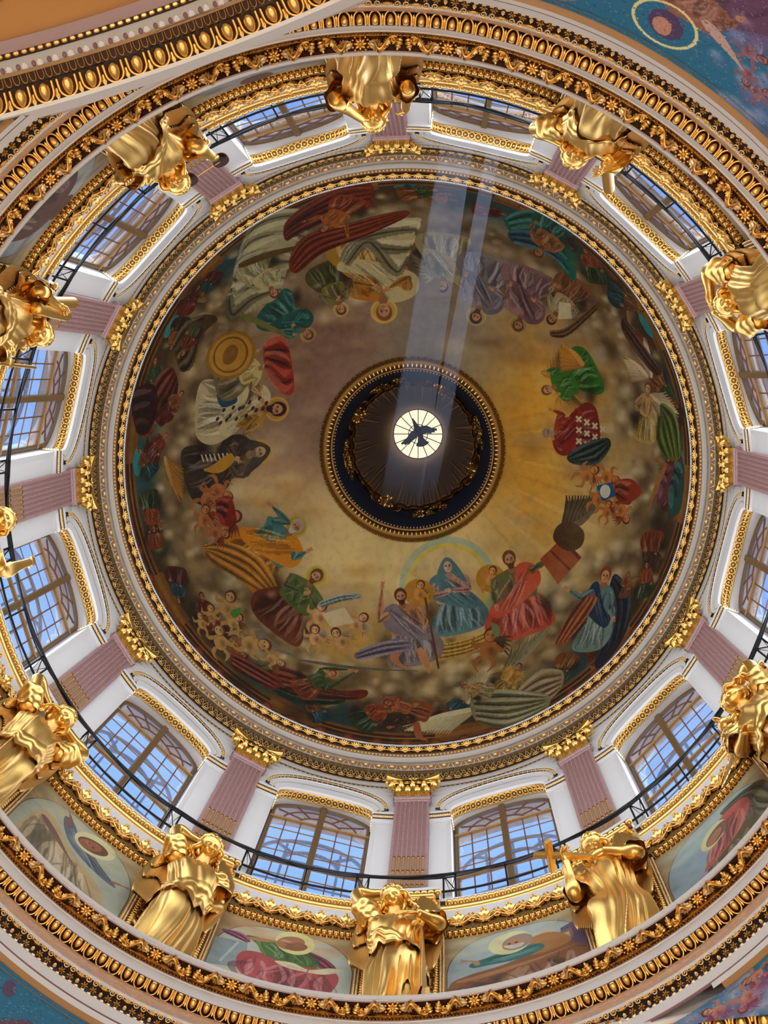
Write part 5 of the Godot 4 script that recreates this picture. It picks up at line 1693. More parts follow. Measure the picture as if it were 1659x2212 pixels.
func build_dome() -> void:
	var g := geo()
	var tt := PackedVector2Array()
	g.grid(192, 60, func(u: float, w: float) -> Vector3:
		var t := 1.17 * (1.0 - w)
		return pol(360.0 * u, 12.3 * cos(t), 65.0 + 17.0 * sin(t)), true)
	for j in 61:
		for i in 193:
			var t := 1.17 * (1.0 - j / 60.0)
			var rho := 1.0 - t / (PI / 2)
			var a := TAU * i / 192.0
			tt.append(Vector2(0.5 + 0.5 * rho * cos(a), 0.5 + 0.5 * rho * sin(a)))
	g.t = tt
	var m := mat("fresco", Color.WHITE, 0.75)
	m.albedo_texture = paint_dome()
	var ceiling := setting("ceiling", null, null, "painted dome with robed figures on a ring of clouds")
	part(ceiling, "painted_vault", g, m)
	part(ceiling, "dome_back", lathe(V2([14.35, 65.9, 13.2, 66.0, 12.9, 70.0, 11.0, 77.0, 7.0, 82.0, 5.6, 84.0, 5.0, 88.0, 2.6, 104.0]), 0, 360, 72), M.reveal)
	# rim of the eye
	var t := setting("trim_23", null, null, "")
	part(t, "rim_roll", geo().grid(144, 10, func(u: float, w: float) -> Vector3:
		var b := PI * (1.05 - 1.1 * w)
		return pol(360.0 * u, 4.58 - 0.3 * cos(b), 80.65 - 0.34 * sin(b)), true, true), mat("rim", Color(0.5, 0.36, 0.16), 0.42, 0.8))
	part(t, "rim_fillet", lathe(V2([4.05, 81.6, 4.08, 81.3, 4.16, 81.15])), M.blue)
	part(t, "bead_ground", lathe(V2([4.12, 81.2, 4.22, 81.0])), M.bole)
	part(t, "cream_ring", lathe(V2([4.22, 81.0, 4.33, 80.85])), mat("cream", Color(0.85, 0.66, 0.42), 0.5))
	many(t, "bead", geo().ball(Vector3.ZERO, Vector3.ONE * 0.06, 7, 5), M.gilt_pale, ringx(150, 4.16, 81.08))
	many(t, "rim_flute", geo().box(Vector3(-0.04, -0.03, -0.2), Vector3(0.04, 0.05, 0.2), 0.02), M.gilt, ringx(120, 4.52, 80.36, 5))
	var sc := volute_shape(0.1, 0.028, 0.75, 1.0)
	var scm := sc.mesh()
	var xo: Array[Transform3D] = []
	for i in 90:
		xo.append(frame(4.0 * i, 4.84, 80.45, 60))
	for x in xo:
		part(t, "rim_scroll", scm, M.gilt, x)
	# blue cove with gilded heads, and the ribbed cone above it
	var w := setting("wall_lantern", null, null, "")
	part(w, "blue_cove", lathe(V2([3.5, 86.3, 4.05, 81.6]), 0, 360, 96), M.blue)
	part(w, "cone", lathe(V2([1.66, 103.0, 3.5, 86.3]), 0, 360, 96), mat("cone", Color(0.6, 0.5, 0.44), 0.8))
	for i in 44:
		var a := 360.0 / 44 * i
		var b := frame(a, 0.0, 0.0).basis
		var from: float = 0.42 + 0.4 * absf(sin(i * 2.4))
		var wide: float = 0.1 + 0.09 * absf(sin(i * 1.3 + 0.5))
		var rm := geo().grid(6, 6, func(u: float, v0: float) -> Vector3:
			var v := lerpf(from, 1.0, v0)
			var r := lerpf(1.66, 3.5, v)
			var x := (u * 2.0 - 1.0) * wide * (0.25 + 0.75 * v0)
			return Vector3(x, lerpf(103.0, 86.3, v) + Y0, -r + 0.1 * (1.0 - (u * 2.0 - 1.0) * (u * 2.0 - 1.0)) + 0.03)).mesh()
		part(w, "ray", rm, M.ray, Transform3D(b, Vector3.ZERO))
	var cl := geo()
	for i in 60:
		var a := 6.0 * i
		var k := 0.75 + 0.5 * absf(sin(i * 1.7))
		cl.add(geo().ball(Vector3.ZERO, Vector3(0.3, 0.42 * k, 0.2), 8, 6), frame(a, 3.5 + 0.06 * sin(i * 2.9), 85.9 - 0.25 * k))
		cl.add(leaf_shape(0.2, 0.8 * k, 0.14, 3), frame(a + 2.0, 3.5, 86.0, -12))
	part(w, "cloud_ring", cl, M.gilt_red)
	# gilded infant heads and clusters
	for i in 4:
		var a: float = [-65.0, 22.0, 116.0, 209.0][i]
		var o := thing("winged_head", "gilded winged infant head on the blue cove, " + ["at the top right of the lantern", "at the right of the lantern", "at the lower left of the lantern", "at the upper left of the lantern"][i], "ornament", frame(a, 3.55, 84.9, 25), "gilded infant heads round the lantern")
		var hd := head_shape(0.42)
		part(o, "head", hd, M.gilt)
		var hr := geo()
		var r := RandomNumberGenerator.new()
		r.seed = 40 + i
		for j in 26:
			var q := Vector3(r.randfn(), r.randfn() + 0.9, r.randfn() - 0.5).normalized()
			hr.ball(q * Vector3(0.41, 0.5, 0.44), Vector3.ONE * r.randf_range(0.09, 0.14), 6, 4)
		part(o, "hair", hr, M.gilt)
		for s: float in [-1.0, 1.0]:
			var wg := geo()
			for j in 6:
				wg.add(leaf_shape(0.14, 1.0 - 0.08 * j, 0.12, 2), Transform3D(Basis(Vector3.BACK, -s * (0.75 + 0.22 * j)), Vector3(s * 0.22, -0.2, -0.1 + 0.02 * j)))
			part(o, "wing", wg, M.gilt_red)
	for i in 4:
		var a: float = [-113.0, -15.0, 76.0, 167.0][i]
		var o := thing("flower_cluster", "gilded cluster of round blooms on the blue cove, " + ["at the top left of the lantern", "at the right of the lantern", "at the bottom of the lantern", "at the left of the lantern"][i], "ornament", frame(a, 3.7, 84.0, 20), "gilded clusters round the lantern")
		var r := RandomNumberGenerator.new()
		r.seed = 60 + i
		for j in 17:
			var q := Vector3(r.randf_range(-1.05, 1.05), r.randf_range(-0.5, 0.5), 0.05)
			part(o, "bloom", flower_shape(r.randf_range(0.2, 0.33), 7), M.gilt if j % 3 else M.gilt_red, Transform3D(Basis(Vector3.RIGHT, r.randf_range(-0.4, 0.4)), q))
		for j in 10:
			part(o, "leaf", leaf_shape(0.11, 0.34, 0.1, 3), M.gilt_red, Transform3D(Basis(Vector3.BACK, r.randf() * TAU), Vector3(r.randf_range(-1.1, 1.1), r.randf_range(-0.5, 0.5), 0)))
	# the lantern's round window
	var win := setting("window_13", null, null, "round leaded window of the lantern, bright with daylight")
	for i in 16:
		for rr in [[0.0, 0.62], [0.66, 1.62]]:
			part(win, "pane", geo().grid(4, 1, func(u: float, v: float) -> Vector3: return pol(22.5 * i + 0.5 + 21.5 * u, lerpf(rr[0], rr[1], v), 102.9)), M.lantern_glass)
		part(win, "glazing_bar", geo().tube(PackedVector3Array([pol(22.5 * i, 0.0, 102.85), pol(22.5 * i, 1.66, 102.85)]), func(_f: float) -> float: return 0.03, 6), M.brown)
	for rr: float in [0.64, 1.64]:
		part(win, "ring_bar", geo().tube(arc(0, 0.98, 40, func(f: float) -> Vector3: return pol(360.0 * f, rr, 102.85)), func(_f: float) -> float: return 0.03, 6, true), M.brown)
	part(win, "roof", lathe(V2([0.0, 103.3, 2.6, 103.2]), 0, 360, 24), M.brown)
	build_dove()


func build_dove() -> void:
	# x = picture right, z (towards the viewer below) = down
	var o := thing("dove", "dark carved dove with spread wings hanging before the bright lantern window", "bird", Transform3D(Basis(Vector3.RIGHT, Vector3.BACK, Vector3.DOWN), Vector3(0.02, 101.0 + Y0, 0.09)))
	# the basis keeps y = picture up
	var b := geo()
	b.tube(arc(0, 1, 12, func(f: float) -> Vector3: return Vector3(-0.36 + 0.62 * f, 0.98 - 1.3 * f, 0.0)), func(f: float) -> float: return [0.05, 0.07, 0.1, 0.12, 0.15, 0.2, 0.24, 0.26, 0.26, 0.24, 0.2, 0.15, 0.1][roundi(f * 12)], 10)
	part(o, "body", b, M.iron)
	var wing := func(sgn: float, pts: Array) -> Geo:
		var q := V2(pts)
		var g := geo().prism(q, -0.05, 0.05)
		for v in g.v.size():
			g.v[v].z += 0.12 * absf(g.v[v].x)
		return g
	part(o, "wing", wing.call(-1.0, [-0.1, 0.35, -0.5, 0.1, -0.72, -0.25, -1.12, -0.62, -1.05, -0.72, -0.9, -0.66, -0.85, -0.76, -0.68, -0.66, -0.6, -0.72, -0.4, -0.5, -0.15, -0.3, 0.1, 0.0]), M.iron)
	part(o, "wing", wing.call(1.0, [-0.1, 0.35, 0.2, 0.5, 0.55, 0.55, 0.9, 0.4, 1.22, 0.36, 1.26, 0.2, 1.1, 0.2, 1.1, 0.08, 0.92, 0.1, 0.85, 0.0, 0.65, 0.04, 0.35, 0.0, 0.15, -0.1]), M.iron)
	part(o, "tail", wing.call(1.0, [0.02, -0.2, 0.24, -0.1, 0.5, -0.42, 0.74, -0.55, 0.6, -0.7, 0.35, -0.84, 0.02, -0.86, -0.14, -0.78, 0.0, -0.5]), M.iron)


func build_windows() -> void:
	# local frame: x to the right, y up, z into the room; glass plane at r 13.5
	var half := 1.93
	var ah := func(x: float) -> float: return 57.38 + 1.3 * sqrt(maxf(0.0, 1.0 - (x / half) * (x / half)))
	var bar := func(a: Vector3, b: Vector3, w: float, d: float) -> Geo:
		var dd := (b - a).normalized()
		var s := dd.cross(Vector3.BACK) * w * 0.5
		var g := geo()
		g.quad(a - s + Vector3(0, 0, d), a + s + Vector3(0, 0, d), b + s + Vector3(0, 0, d), b - s + Vector3(0, 0, d))
		g.quad(a + s, a - s, b - s, b + s)
		g.quad(a + s + Vector3(0, 0, d), a + s, b + s, b + s + Vector3(0, 0, d))
		g.quad(a - s, a - s + Vector3(0, 0, d), b - s + Vector3(0, 0, d), b - s)
		return g
	var root := setting("window_1", null, null, "")
	root.name = "window_1"
	var edge := PackedVector3Array()
	edge.append(Vector3(-half + 0.06, 46.95, 0))
	edge.append(Vector3(-half + 0.06, 52.0, 0))
	for i in 25:
		var x: float = -(half - 0.06) * cos(PI * i / 24.0)
		edge.append(Vector3(x, ah.call(x) - 0.06, 0))
	edge.append(Vector3(half - 0.06, 52.0, 0))
	edge.append(Vector3(half - 0.06, 46.95, 0))
	part(root, "frame", geo().tube(edge, func(_f: float) -> float: return 0.11, 4), M.wood)
	part(root, "mullion", geo().box(Vector3(-0.12, 46.95, -0.08), Vector3(0.12, 58.7, 0.14), 0.03), M.wood)
	for y in [51.5, 56.35]:
		part(root, "transom", geo().box(Vector3(-half, y - 0.05, -0.03), Vector3(half, y + 0.05, 0.12), 0.02), M.oak_gold)
	var rows := [46.95, 47.9, 49.1, 50.3, 51.5, 52.71, 53.92, 55.14, 56.35]
	for s: float in [-1.0, 1.0]:
		var x0: float = 0.12 * s
		var x1: float = (half - 0.08) * s
		for j: int in [1, 2]:
			var x := lerpf(x0, x1, j / 3.0)
			part(root, "glazing_bar", bar.call(Vector3(x, 46.95, 0), Vector3(x, 56.35, 0), 0.045, 0.045), M.bar)
		for y: float in [47.9, 49.1, 50.3, 52.71, 53.92, 55.14]:
			part(root, "glazing_bar", bar.call(Vector3(minf(x0, x1), y, 0), Vector3(maxf(x0, x1), y, 0), 0.04, 0.035), M.oak_gold)
		for j in 3:
			for r in 8:
				var a := lerpf(x0, x1, j / 3.0)
				var b := lerpf(x0, x1, (j + 1) / 3.0)
				part(root, "pane", geo().quad(Vector3(minf(a, b), rows[r], 0.02), Vector3(maxf(a, b), rows[r], 0.02), Vector3(maxf(a, b), rows[r + 1], 0.02), Vector3(minf(a, b), rows[r + 1], 0.02)), M.pane)
		# the fan above the transom
		for q: float in [0.42, 0.74]:
			part(root, "fan_bar", geo().tube(arc(0.06, 0.5, 12, func(f: float) -> Vector3: return Vector3(s * half * q * cos(PI * f), 56.35 + 2.2 * q * sin(PI * f), 0.03)), func(_f: float) -> float: return 0.035, 5), M.bar)
		for f: float in [0.17, 0.33]:
			var e := Vector3(s * half * cos(PI * f), 56.35 + 2.2 * sin(PI * f), 0.03)
			e.y = minf(e.y, ah.call(e.x * 0.96))
			part(root, "fan_bar", geo().tube(PackedVector3Array([Vector3(s * half * 0.42 * cos(PI * f), 56.35 + 2.2 * 0.42 * sin(PI * f), 0.03), e]), func(_f: float) -> float: return 0.035, 5), M.bar)
		part(root, "fan_pane", geo().grid(10, 1, func(u: float, w: float) -> Vector3:
			var x := lerpf(0.12, half - 0.05, u) * s
			return Vector3(x, lerpf(56.35, ah.call(x), w), 0.02), false, s < 0), M.pane)
	# the outer window beyond the reveal
	var og := geo()
	var z := -1.3
	for x in [-2.1, -1.05, 0.0, 1.05, 2.1]:
		og.add(bar.call(Vector3(x, 46.5, z), Vector3(x, 57.6, z), 0.1, 0.06))
	for y in [48.6, 51.0, 53.4, 55.8]:
		og.add(bar.call(Vector3(-2.2, y, z), Vector3(2.2, y, z), 0.09, 0.05))
	for q: float in [0.5, 1.0]:
		og.tube(arc(0, 1, 20, func(f: float) -> Vector3: return Vector3(2.1 * q * cos(PI * f), 55.8 + 2.6 * q * sin(PI * f), z)), func(_f: float) -> float: return 0.08, 6)
	for f: float in [0.25, 0.5, 0.75]:
		og.tube(PackedVector3Array([Vector3(1.05 * cos(PI * f), 55.8 + 1.3 * sin(PI * f), z), Vector3(2.1 * cos(PI * f), 55.8 + 2.6 * sin(PI * f), z)]), func(_f: float) -> float: return 0.07, 6)
	part(root, "outer_frame", og, M.frame_blue)
	for k in 12:
		var w := root if k == 0 else root.duplicate()
		w.name = "window_%d" % (k + 1)
		if k > 0:
			add_child(w, true)
		var fr := frame(PH + 15.0 + 30.0 * k, 13.5, 0.0)
		fr.origin.y = Y0
		w.transform = fr


func build_pilasters() -> void:
	# fluted shaft with gilded rods below, necking and a leafy gilded capital
	var hw := 0.66
	var root := thing("pilaster", "", "pilaster", Transform3D(), "pink pilasters round the drum")
	var pr := PackedVector2Array([Vector2(-hw, -0.02), Vector2(-hw, 0.16)])
	for i in 7:
		var x := -hw + 0.08 + (2 * hw - 0.16) * i / 7.0
		var w := (2 * hw - 0.16) / 7.0
		pr.append(Vector2(x + 0.02, 0.16))
		for j in 5:
			pr.append(Vector2(x + 0.02 + (w - 0.04) * (0.5 - 0.5 * cos(PI * j / 4.0)), 0.16 - 0.075 * sin(PI * j / 4.0)))
		pr.append(Vector2(x + w - 0.02, 0.16))
	pr.append(Vector2(hw, 0.16))
	pr.append(Vector2(hw, -0.02))
	var g := geo()
	for i in pr.size() - 1:
		var a := pr[i]
		var b := pr[i + 1]
		if a.distance_to(b) > 0.0001:
			g.quad(Vector3(a.x, 46.6, a.y), Vector3(b.x, 46.6, b.y), Vector3(b.x, 58.5, b.y), Vector3(a.x, 58.5, a.y))
	part(root, "shaft", g, M.pink)
	part(root, "neck", geo().box(Vector3(-hw - 0.06, 58.45, -0.02), Vector3(hw + 0.06, 58.66, 0.22), 0.03).box(Vector3(-hw - 0.1, 58.66, -0.02), Vector3(hw + 0.1, 58.98, 0.27), 0.05), M.pink)
	part(root, "base", geo().box(Vector3(-hw - 0.14, 45.9, -0.02), Vector3(hw + 0.14, 46.3, 0.32), 0.03).box(Vector3(-hw - 0.08, 46.3, -0.02), Vector3(hw + 0.08, 46.62, 0.25), 0.06), M.pink)
	for i in 7:
		var x := -hw + 0.08 + (2 * hw - 0.16) * (i + 0.5) / 7.0
		for y in [[46.65, 47.6], [47.66, 48.62], [48.68, 50.1], [50.2, 51.6]]:
			var rod := geo()
			rod.tube(PackedVector3Array([Vector3(x, y[0], 0.13), Vector3(x, y[1] - 0.18, 0.13)]), func(_f: float) -> float: return 0.066, 8)
			part(root, "rod", rod, M.tan)
			part(root, "rod_tip", geo().ball(Vector3(x, y[1] - 0.13, 0.14), Vector3(0.075, 0.12, 0.085), 8, 6), M.gilt_red)
	# capital
	var bell := geo().grid(24, 8, func(u: float, w: float) -> Vector3:
		var x := (u * 2.0 - 1.0)
		var k := 0.7 + 0.22 * w * w
		return Vector3(x * k, 59.0 + 2.0 * w, 0.16 + 0.16 * w * w + 0.05 * (1.0 - x * x)), false, false)
	part(root, "bell", bell, M.bole_dark)
	for i in 4:
		part(root, "leaf", leaf_shape(0.21, 0.8, 0.3, 5), M.gold, Transform3D(Basis(), Vector3(-0.57 + 0.38 * i, 59.0, 0.2)))
	for i in 3:
		part(root, "leaf", leaf_shape(0.22, 1.25, 0.36, 5), M.gold, Transform3D(Basis(), Vector3(-0.45 + 0.45 * i, 59.1, 0.18)))
	for s: float in [-1.0, 1.0]:
		part(root, "volute", geo().add(volute_shape(0.3, 0.09, 1.5, s), Transform3D(Basis(), Vector3(s * 0.75, 60.62, 0.34))), M.gold)
		part(root, "helix", geo().add(volute_shape(0.18, 0.06, 1.4, -s), Transform3D(Basis(), Vector3(s * 0.22, 60.62, 0.32))), M.gold)
		part(root, "stalk", geo().tube(arc(0, 1, 10, func(f: float) -> Vector3: return Vector3(s * (0.25 + 0.6 * f * f), 59.7 + 1.1 * f, 0.24 + 0.12 * f)), func(f: float) -> float: return 0.09 - 0.03 * f, 6), M.gold)
		part(root, "corner_leaf", geo().add(leaf_shape(0.2, 0.85, 0.34, 4), Transform3D(Basis(Vector3.BACK, -s * 0.35), Vector3(s * 0.62, 59.7, 0.22))), M.gold)
	var ab := geo()
	ab.grid(20, 3, func(u: float, w: float) -> Vector3:
		var x := (u * 2.0 - 1.0) * 1.06
		return Vector3(x, [61.08, 61.1, 61.24, 61.3][roundi(w * 3)], [0.22, 0.34, 0.36, 0.4][roundi(w * 3)] + 0.22 * x * x - 0.05))
	ab.grid(20, 1, func(u: float, w: float) -> Vector3:
		var x := (u * 2.0 - 1.0) * 1.06
		return Vector3(x, 61.08, lerpf(-0.02, 0.17 + 0.22 * x * x, w)), false, true)
	part(root, "abacus", ab, M.gold)
	part(root, "flower", geo().add(flower_shape(0.2, 6), Transform3D(Basis(), Vector3(0, 61.12, 0.36))), M.gold)
	var where := ["at the right edge, between tall windows", "above the eagle angel, lower right", "above the angel holding a cross", "above the bottom centre angel, hand on breast", "above the lower left angel, arm overhead", "above the angel with both elbows raised, left", "at the far left, between two tall windows", "above the angel with rolled scrolls, upper left", "above the angel with two round discs, top left", "above the angel with clasped hands, top centre", "above the angel with an upright tube, top right", "above the angel with crossed arms, upper right"]
	for k in 12:
		var o: Node3D = root if k == 0 else root.duplicate()
		if k > 0:
			o.name = numbered("pilaster")
			add_child(o, true)
		var fr := frame(PH + 30.0 * k, 12.88, 0.0)
		fr.origin.y = Y0
		o.transform = fr
		o.set_meta("label", "pink fluted pilaster with gilded capital " + where[k])


func build_railing() -> void:
	var o := thing("railing", "dark iron railing with a thick handrail running round the window gallery", "railing")
	part(o, "handrail", geo().tube(arc(0, 0.9931, 144, func(f: float) -> Vector3: return pol(360.0 * f, 12.33, 48.37)), func(_f: float) -> float: return 0.06, 8, true), M.iron)
	part(o, "lower_rail", geo().tube(arc(0, 0.9931, 144, func(f: float) -> Vector3: return pol(360.0 * f, 12.4, 46.95)), func(_f: float) -> float: return 0.04, 6, true), M.iron)
	part(o, "foot_rail", geo().tube(arc(0, 0.9931, 144, func(f: float) -> Vector3: return pol(360.0 * f, 12.42, 46.0)), func(_f: float) -> float: return 0.05, 6, true), M.iron)
	for k in 12:
		for d in [-7.4, -5.6, 5.6, 7.4, 15.0]:
			var a: float = PH + 30.0 * k + d
			var g := geo()
			g.tube(PackedVector3Array([pol(a, 12.42, 45.9), pol(a, 12.38, 47.2), pol(a, 12.33, 48.37)]), func(_f: float) -> float: return 0.036, 6)
			part(o, "post", g, M.iron)
		for d in [[-7.4, -5.6], [5.6, 7.4]]:
			var a: float = PH + 30.0 * k
			part(o, "brace", geo().tube(PackedVector3Array([pol(a + d[0], 12.4, 46.9), pol(a + d[1], 12.34, 48.3)]), func(_f: float) -> float: return 0.02, 5), M.iron)
			part(o, "bracket", geo().tube(PackedVector3Array([pol(a + d[0], 12.33, 48.3), pol(a + (d[0] + d[1]) * 0.5, 12.6, 47.4), pol(a + d[1], 12.33, 48.3)]), func(_f: float) -> float: return 0.016, 5), M.iron)
	var c := thing("cable", "black cable bundle tied along the gallery handrail", "cable")
	var r := RandomNumberGenerator.new()
	r.seed = 12
	for j in 3:
		var ph := r.randf() * 6.0
		part(c, "strand", geo().tube(arc(0, 0.9965, 288, func(f: float) -> Vector3: return pol(360.0 * f, 12.28 + 0.05 * sin(f * 90.0 + ph), 48.28 - 0.05 * j - 0.1 * absf(sin(f * 75.4 + ph)))), func(_f: float) -> float: return 0.028, 5, true), M.dark)
	# floodlights on the ledge
	var who := ["far right pilaster", "eagle angel", "cross angel", "bottom centre angel", "lower left angel", "elbows-up angel", "left edge pilaster", "scroll angel", "disc angel", "clasped-hands angel", "tube angel", "crossed-arms angel"]
	var f0: Node3D = null
	for k in 12:
		for d in [-3.2, 3.4]:
			var a: float = PH + 15.0 + 30.0 * k + d
			var l: Node3D
			# the two statues beside this window
			var near: String = who[k] if d < 0 else who[(k + 1) % 12]
			var other: String = who[(k + 1) % 12] if d < 0 else who[k]
			var lab := "small black floodlight nearer the " + near + ", on the ledge towards the " + other
			if f0 == null:
				l = thing("floodlight", lab, "floodlight", Transform3D(), "floodlights on the gallery ledge")
				part(l, "housing", geo().box(Vector3(-0.15, 0.12, -0.12), Vector3(0.15, 0.46, 0.12), 0.03), M.dark)
				part(l, "bracket", geo().box(Vector3(-0.17, 0.0, -0.03), Vector3(0.17, 0.06, 0.03), 0.01).box(Vector3(-0.19, 0.0, -0.03), Vector3(-0.16, 0.32, 0.03), 0.008).box(Vector3(0.16, 0.0, -0.03), Vector3(0.19, 0.32, 0.03), 0.008), M.iron)
				f0 = l
			else:
				l = f0.duplicate()
				l.name = numbered("floodlight")
				add_child(l, true)
			l.set_meta("label", lab)
			l.transform = frame(a, 12.62, 45.9)


func build_chandeliers() -> void:
	# hanging low in the church's arms, below the view
	var arm := [[-108.5, Color(0.95, 0.97, 1.0), 200.0], [-18.5, Color(1.0, 0.94, 0.84), 110.0], [71.5, Color(1.0, 0.92, 0.8), 110.0], [161.5, Color(1.0, 0.94, 0.84), 110.0]]
	for i in 4:
		var x := frame(arm[i][0], 15.0, 4.0)
		var o := thing("chandelier", "gilded chandelier with a glowing glass bowl hanging in the church arm " + ["beyond the top of the view", "beyond the right of the view", "beyond the bottom of the view", "beyond the left of the view"][i], "chandelier", x)
		var g := geo()
		g.tube(arc(0, 0.97, 32, func(f: float) -> Vector3: return Vector3(1.3 * cos(f * TAU), 0.0, 1.3 * sin(f * TAU))), func(_f: float) -> float: return 0.06, 8, true)
		part(o, "ring", g, M.gilt)
		for j in 6:
			var a := TAU * j / 6.0
			part(o, "arm", geo().tube(PackedVector3Array([Vector3(0, 0.5, 0), Vector3(1.3 * cos(a), 0, 1.3 * sin(a))]), func(_f: float) -> float: return 0.03, 6), M.gilt)
		part(o, "chain", geo().tube(PackedVector3Array([Vector3(0, 0.2, 0), Vector3(0, 26.0, 0)]), func(_f: float) -> float: return 0.02, 6), M.iron)
		part(o, "lamp_bowl", geo().ball(Vector3.ZERO, Vector3(0.14, 0.13, 0.14), 16, 10), M.lamp_glass)
		var l := OmniLight3D.new()
		l.name = "chandelier_light"
		l.light_color = arm[i][1]
		l.light_energy = arm[i][2]
		l.light_size = 0.12
		l.omni_range = 120
		l.omni_attenuation = 2.0
		l.shadow_enabled = true
		o.add_child(l)


func build_daylight() -> void:
	# the daylight that the tall windows let in, brightest from the picture's upper side
	for k in 12:
		var az := PH + 15.0 + 30.0 * k
		var l := AreaLight3D.new()
		l.name = "window_daylight"
		l.area_size = Vector2(3.3, 10.4)
		l.light_color = Color(0.9, 0.95, 1.0)
		l.light_energy = 46.0 * (1.0 - 0.45 * sin(deg_to_rad(az)))
		l.area_range = 120.0
		l.shadow_enabled = true
		var x := frame(az, 13.3, 52.2)
		# lights shine along -z
		l.transform = Transform3D(x.basis * Basis(Vector3.UP, PI), x.origin)
		add_child(l, true)


func build_shafts() -> void:
	# dusty shafts of daylight that slant down from an upper window
	var ends := [[Vector3(2.0, 57.0, 11.9), Vector3(0.41, 44.0, 0.82), 1.15], [Vector3(3.3, 57.0, 11.7), Vector3(1.18, 44.0, 0.96), 0.5]]
	for i in 2:
		var a: Vector3 = ends[i][0] + Vector3.UP * Y0
		var b: Vector3 = ends[i][1] + Vector3.UP * Y0
		var y := (a - b).normalized()
		var x := y.cross(Vector3.UP).normalized()
		var f := FogVolume.new()
		f.name = "light_shaft"
		f.shape = RenderingServer.FOG_VOLUME_SHAPE_BOX
		f.size = Vector3(ends[i][2], a.distance_to(b), 2.2)
		var m := FogMaterial.new()
		m.density = 0.022
		m.albedo = Color(0.85, 0.9, 1.0)
		f.material = m
		f.transform = Transform3D(Basis(x, y, x.cross(y)), (a + b) * 0.5)
		f.set_meta("kind", "stuff")
		f.set_meta("label", "pale slanting shaft of dusty daylight below the dome")
		f.set_meta("category", "light shaft")
		f.set_meta("group", "light shafts")
		add_child(f, true)


# ---------- the gilded angels ----------
func head_shape(s: float) -> Geo:
	var bump := func(x: float, y: float, x0: float, y0: float, sx: float, sy: float) -> float: return exp(-pow((x - x0) / sx, 2.0) - pow((y - y0) / sy, 2.0))
	return geo().grid(56, 44, func(u: float, w: float) -> Vector3:
		var lat := (w - 0.5) * PI
		var lon := u * TAU - 0.45 * sin(u * TAU)
		var y := sin(lat)
		var c := cos(lat)
		var dx := sin(lon)
		var dz := cos(lon)
		var x := c * dx
		var r := 1.0
		if dz > 0.0:
			var nose: float = bump.call(x, y, 0.0, -0.14, 0.11, 0.1) * 0.2 + bump.call(x, y, 0.0, 0.06, 0.09, 0.16) * 0.11
			var eyes: float = bump.call(absf(x), y, 0.32, 0.08, 0.15, 0.1) * -0.1 + bump.call(absf(x), y, 0.32, 0.07, 0.09, 0.05) * 0.075
			var brow: float = bump.call(absf(x), y, 0.3, 0.24, 0.24, 0.06) * 0.045
			var lips: float = bump.call(x, y, 0.0, -0.4, 0.2, 0.045) * 0.075 + bump.call(x, y, 0.0, -0.51, 0.17, 0.05) * 0.075 - bump.call(x, y, 0.0, -0.455, 0.22, 0.02) * 0.04
			var chin: float = bump.call(x, y, 0.0, -0.76, 0.22, 0.14) * 0.1
			var cheek: float = bump.call(absf(x), y, 0.42, -0.18, 0.18, 0.2) * 0.05
			r += 1.35 * (nose + eyes + brow + lips + chin + cheek) * smoothstep(0.0, 0.3, dz)
		var jaw := 1.0 - 0.24 * smoothstep(0.05, -0.95, y)
		return Vector3(-x * 0.74 * jaw * r, y * 1.02 * (1.0 + (r - 1.0) * 0.2), c * dz * 0.86 * jaw * r) * s, true, true)


func hair_shape(s: float, rng: RandomNumberGenerator) -> Geo:
	var ph := rng.randf() * 6.0
	var g := geo().grid(48, 18, func(u: float, w: float) -> Vector3:
		var lat := (w - 0.5) * PI
		var lon := u * TAU
		var d := Vector3(cos(lat) * sin(lon), sin(lat), cos(lat) * cos(lon))
		var k := 1.0 + 0.045 * sin(lon * 9.0 + 5.0 * lat + ph) + 0.03 * sin(lon * 17.0 - 3.0 * lat)
		var face := smoothstep(0.25, 0.5, d.z) * smoothstep(0.62, 0.42, d.y - 0.18 * absf(d.x))
		k *= 1.0 - 0.32 * face
		return Vector3(-d.x * 0.88, d.y * 1.08 + 0.04, d.z * 0.95 - 0.1) * s * k, true, true)
	return g


func locks(s: float, rng: RandomNumberGenerator, long: float) -> Array[Geo]:
	# long curls down each side of the face
	var all: Array[Geo] = []
	for sd: float in [-1.0, 1.0]:
		for j in 4:
			var o := Vector3(sd * (0.66 + 0.05 * j), 0.2 - 0.2 * j, 0.22 - 0.24 * j) * s
			var l := long * rng.randf_range(0.7, 1.1)
			all.append(geo().tube(arc(0, 1, 10, func(f: float) -> Vector3: return o + Vector3(sd * (0.25 * sin(f * 2.6)) * s + 0.05 * sin(f * 9.0 + j), -l * f, 0.1 * s * sin(f * 7.0 + j))), func(f: float) -> float: return s * 0.24 * (1.0 - 0.75 * f), 7))
	return all


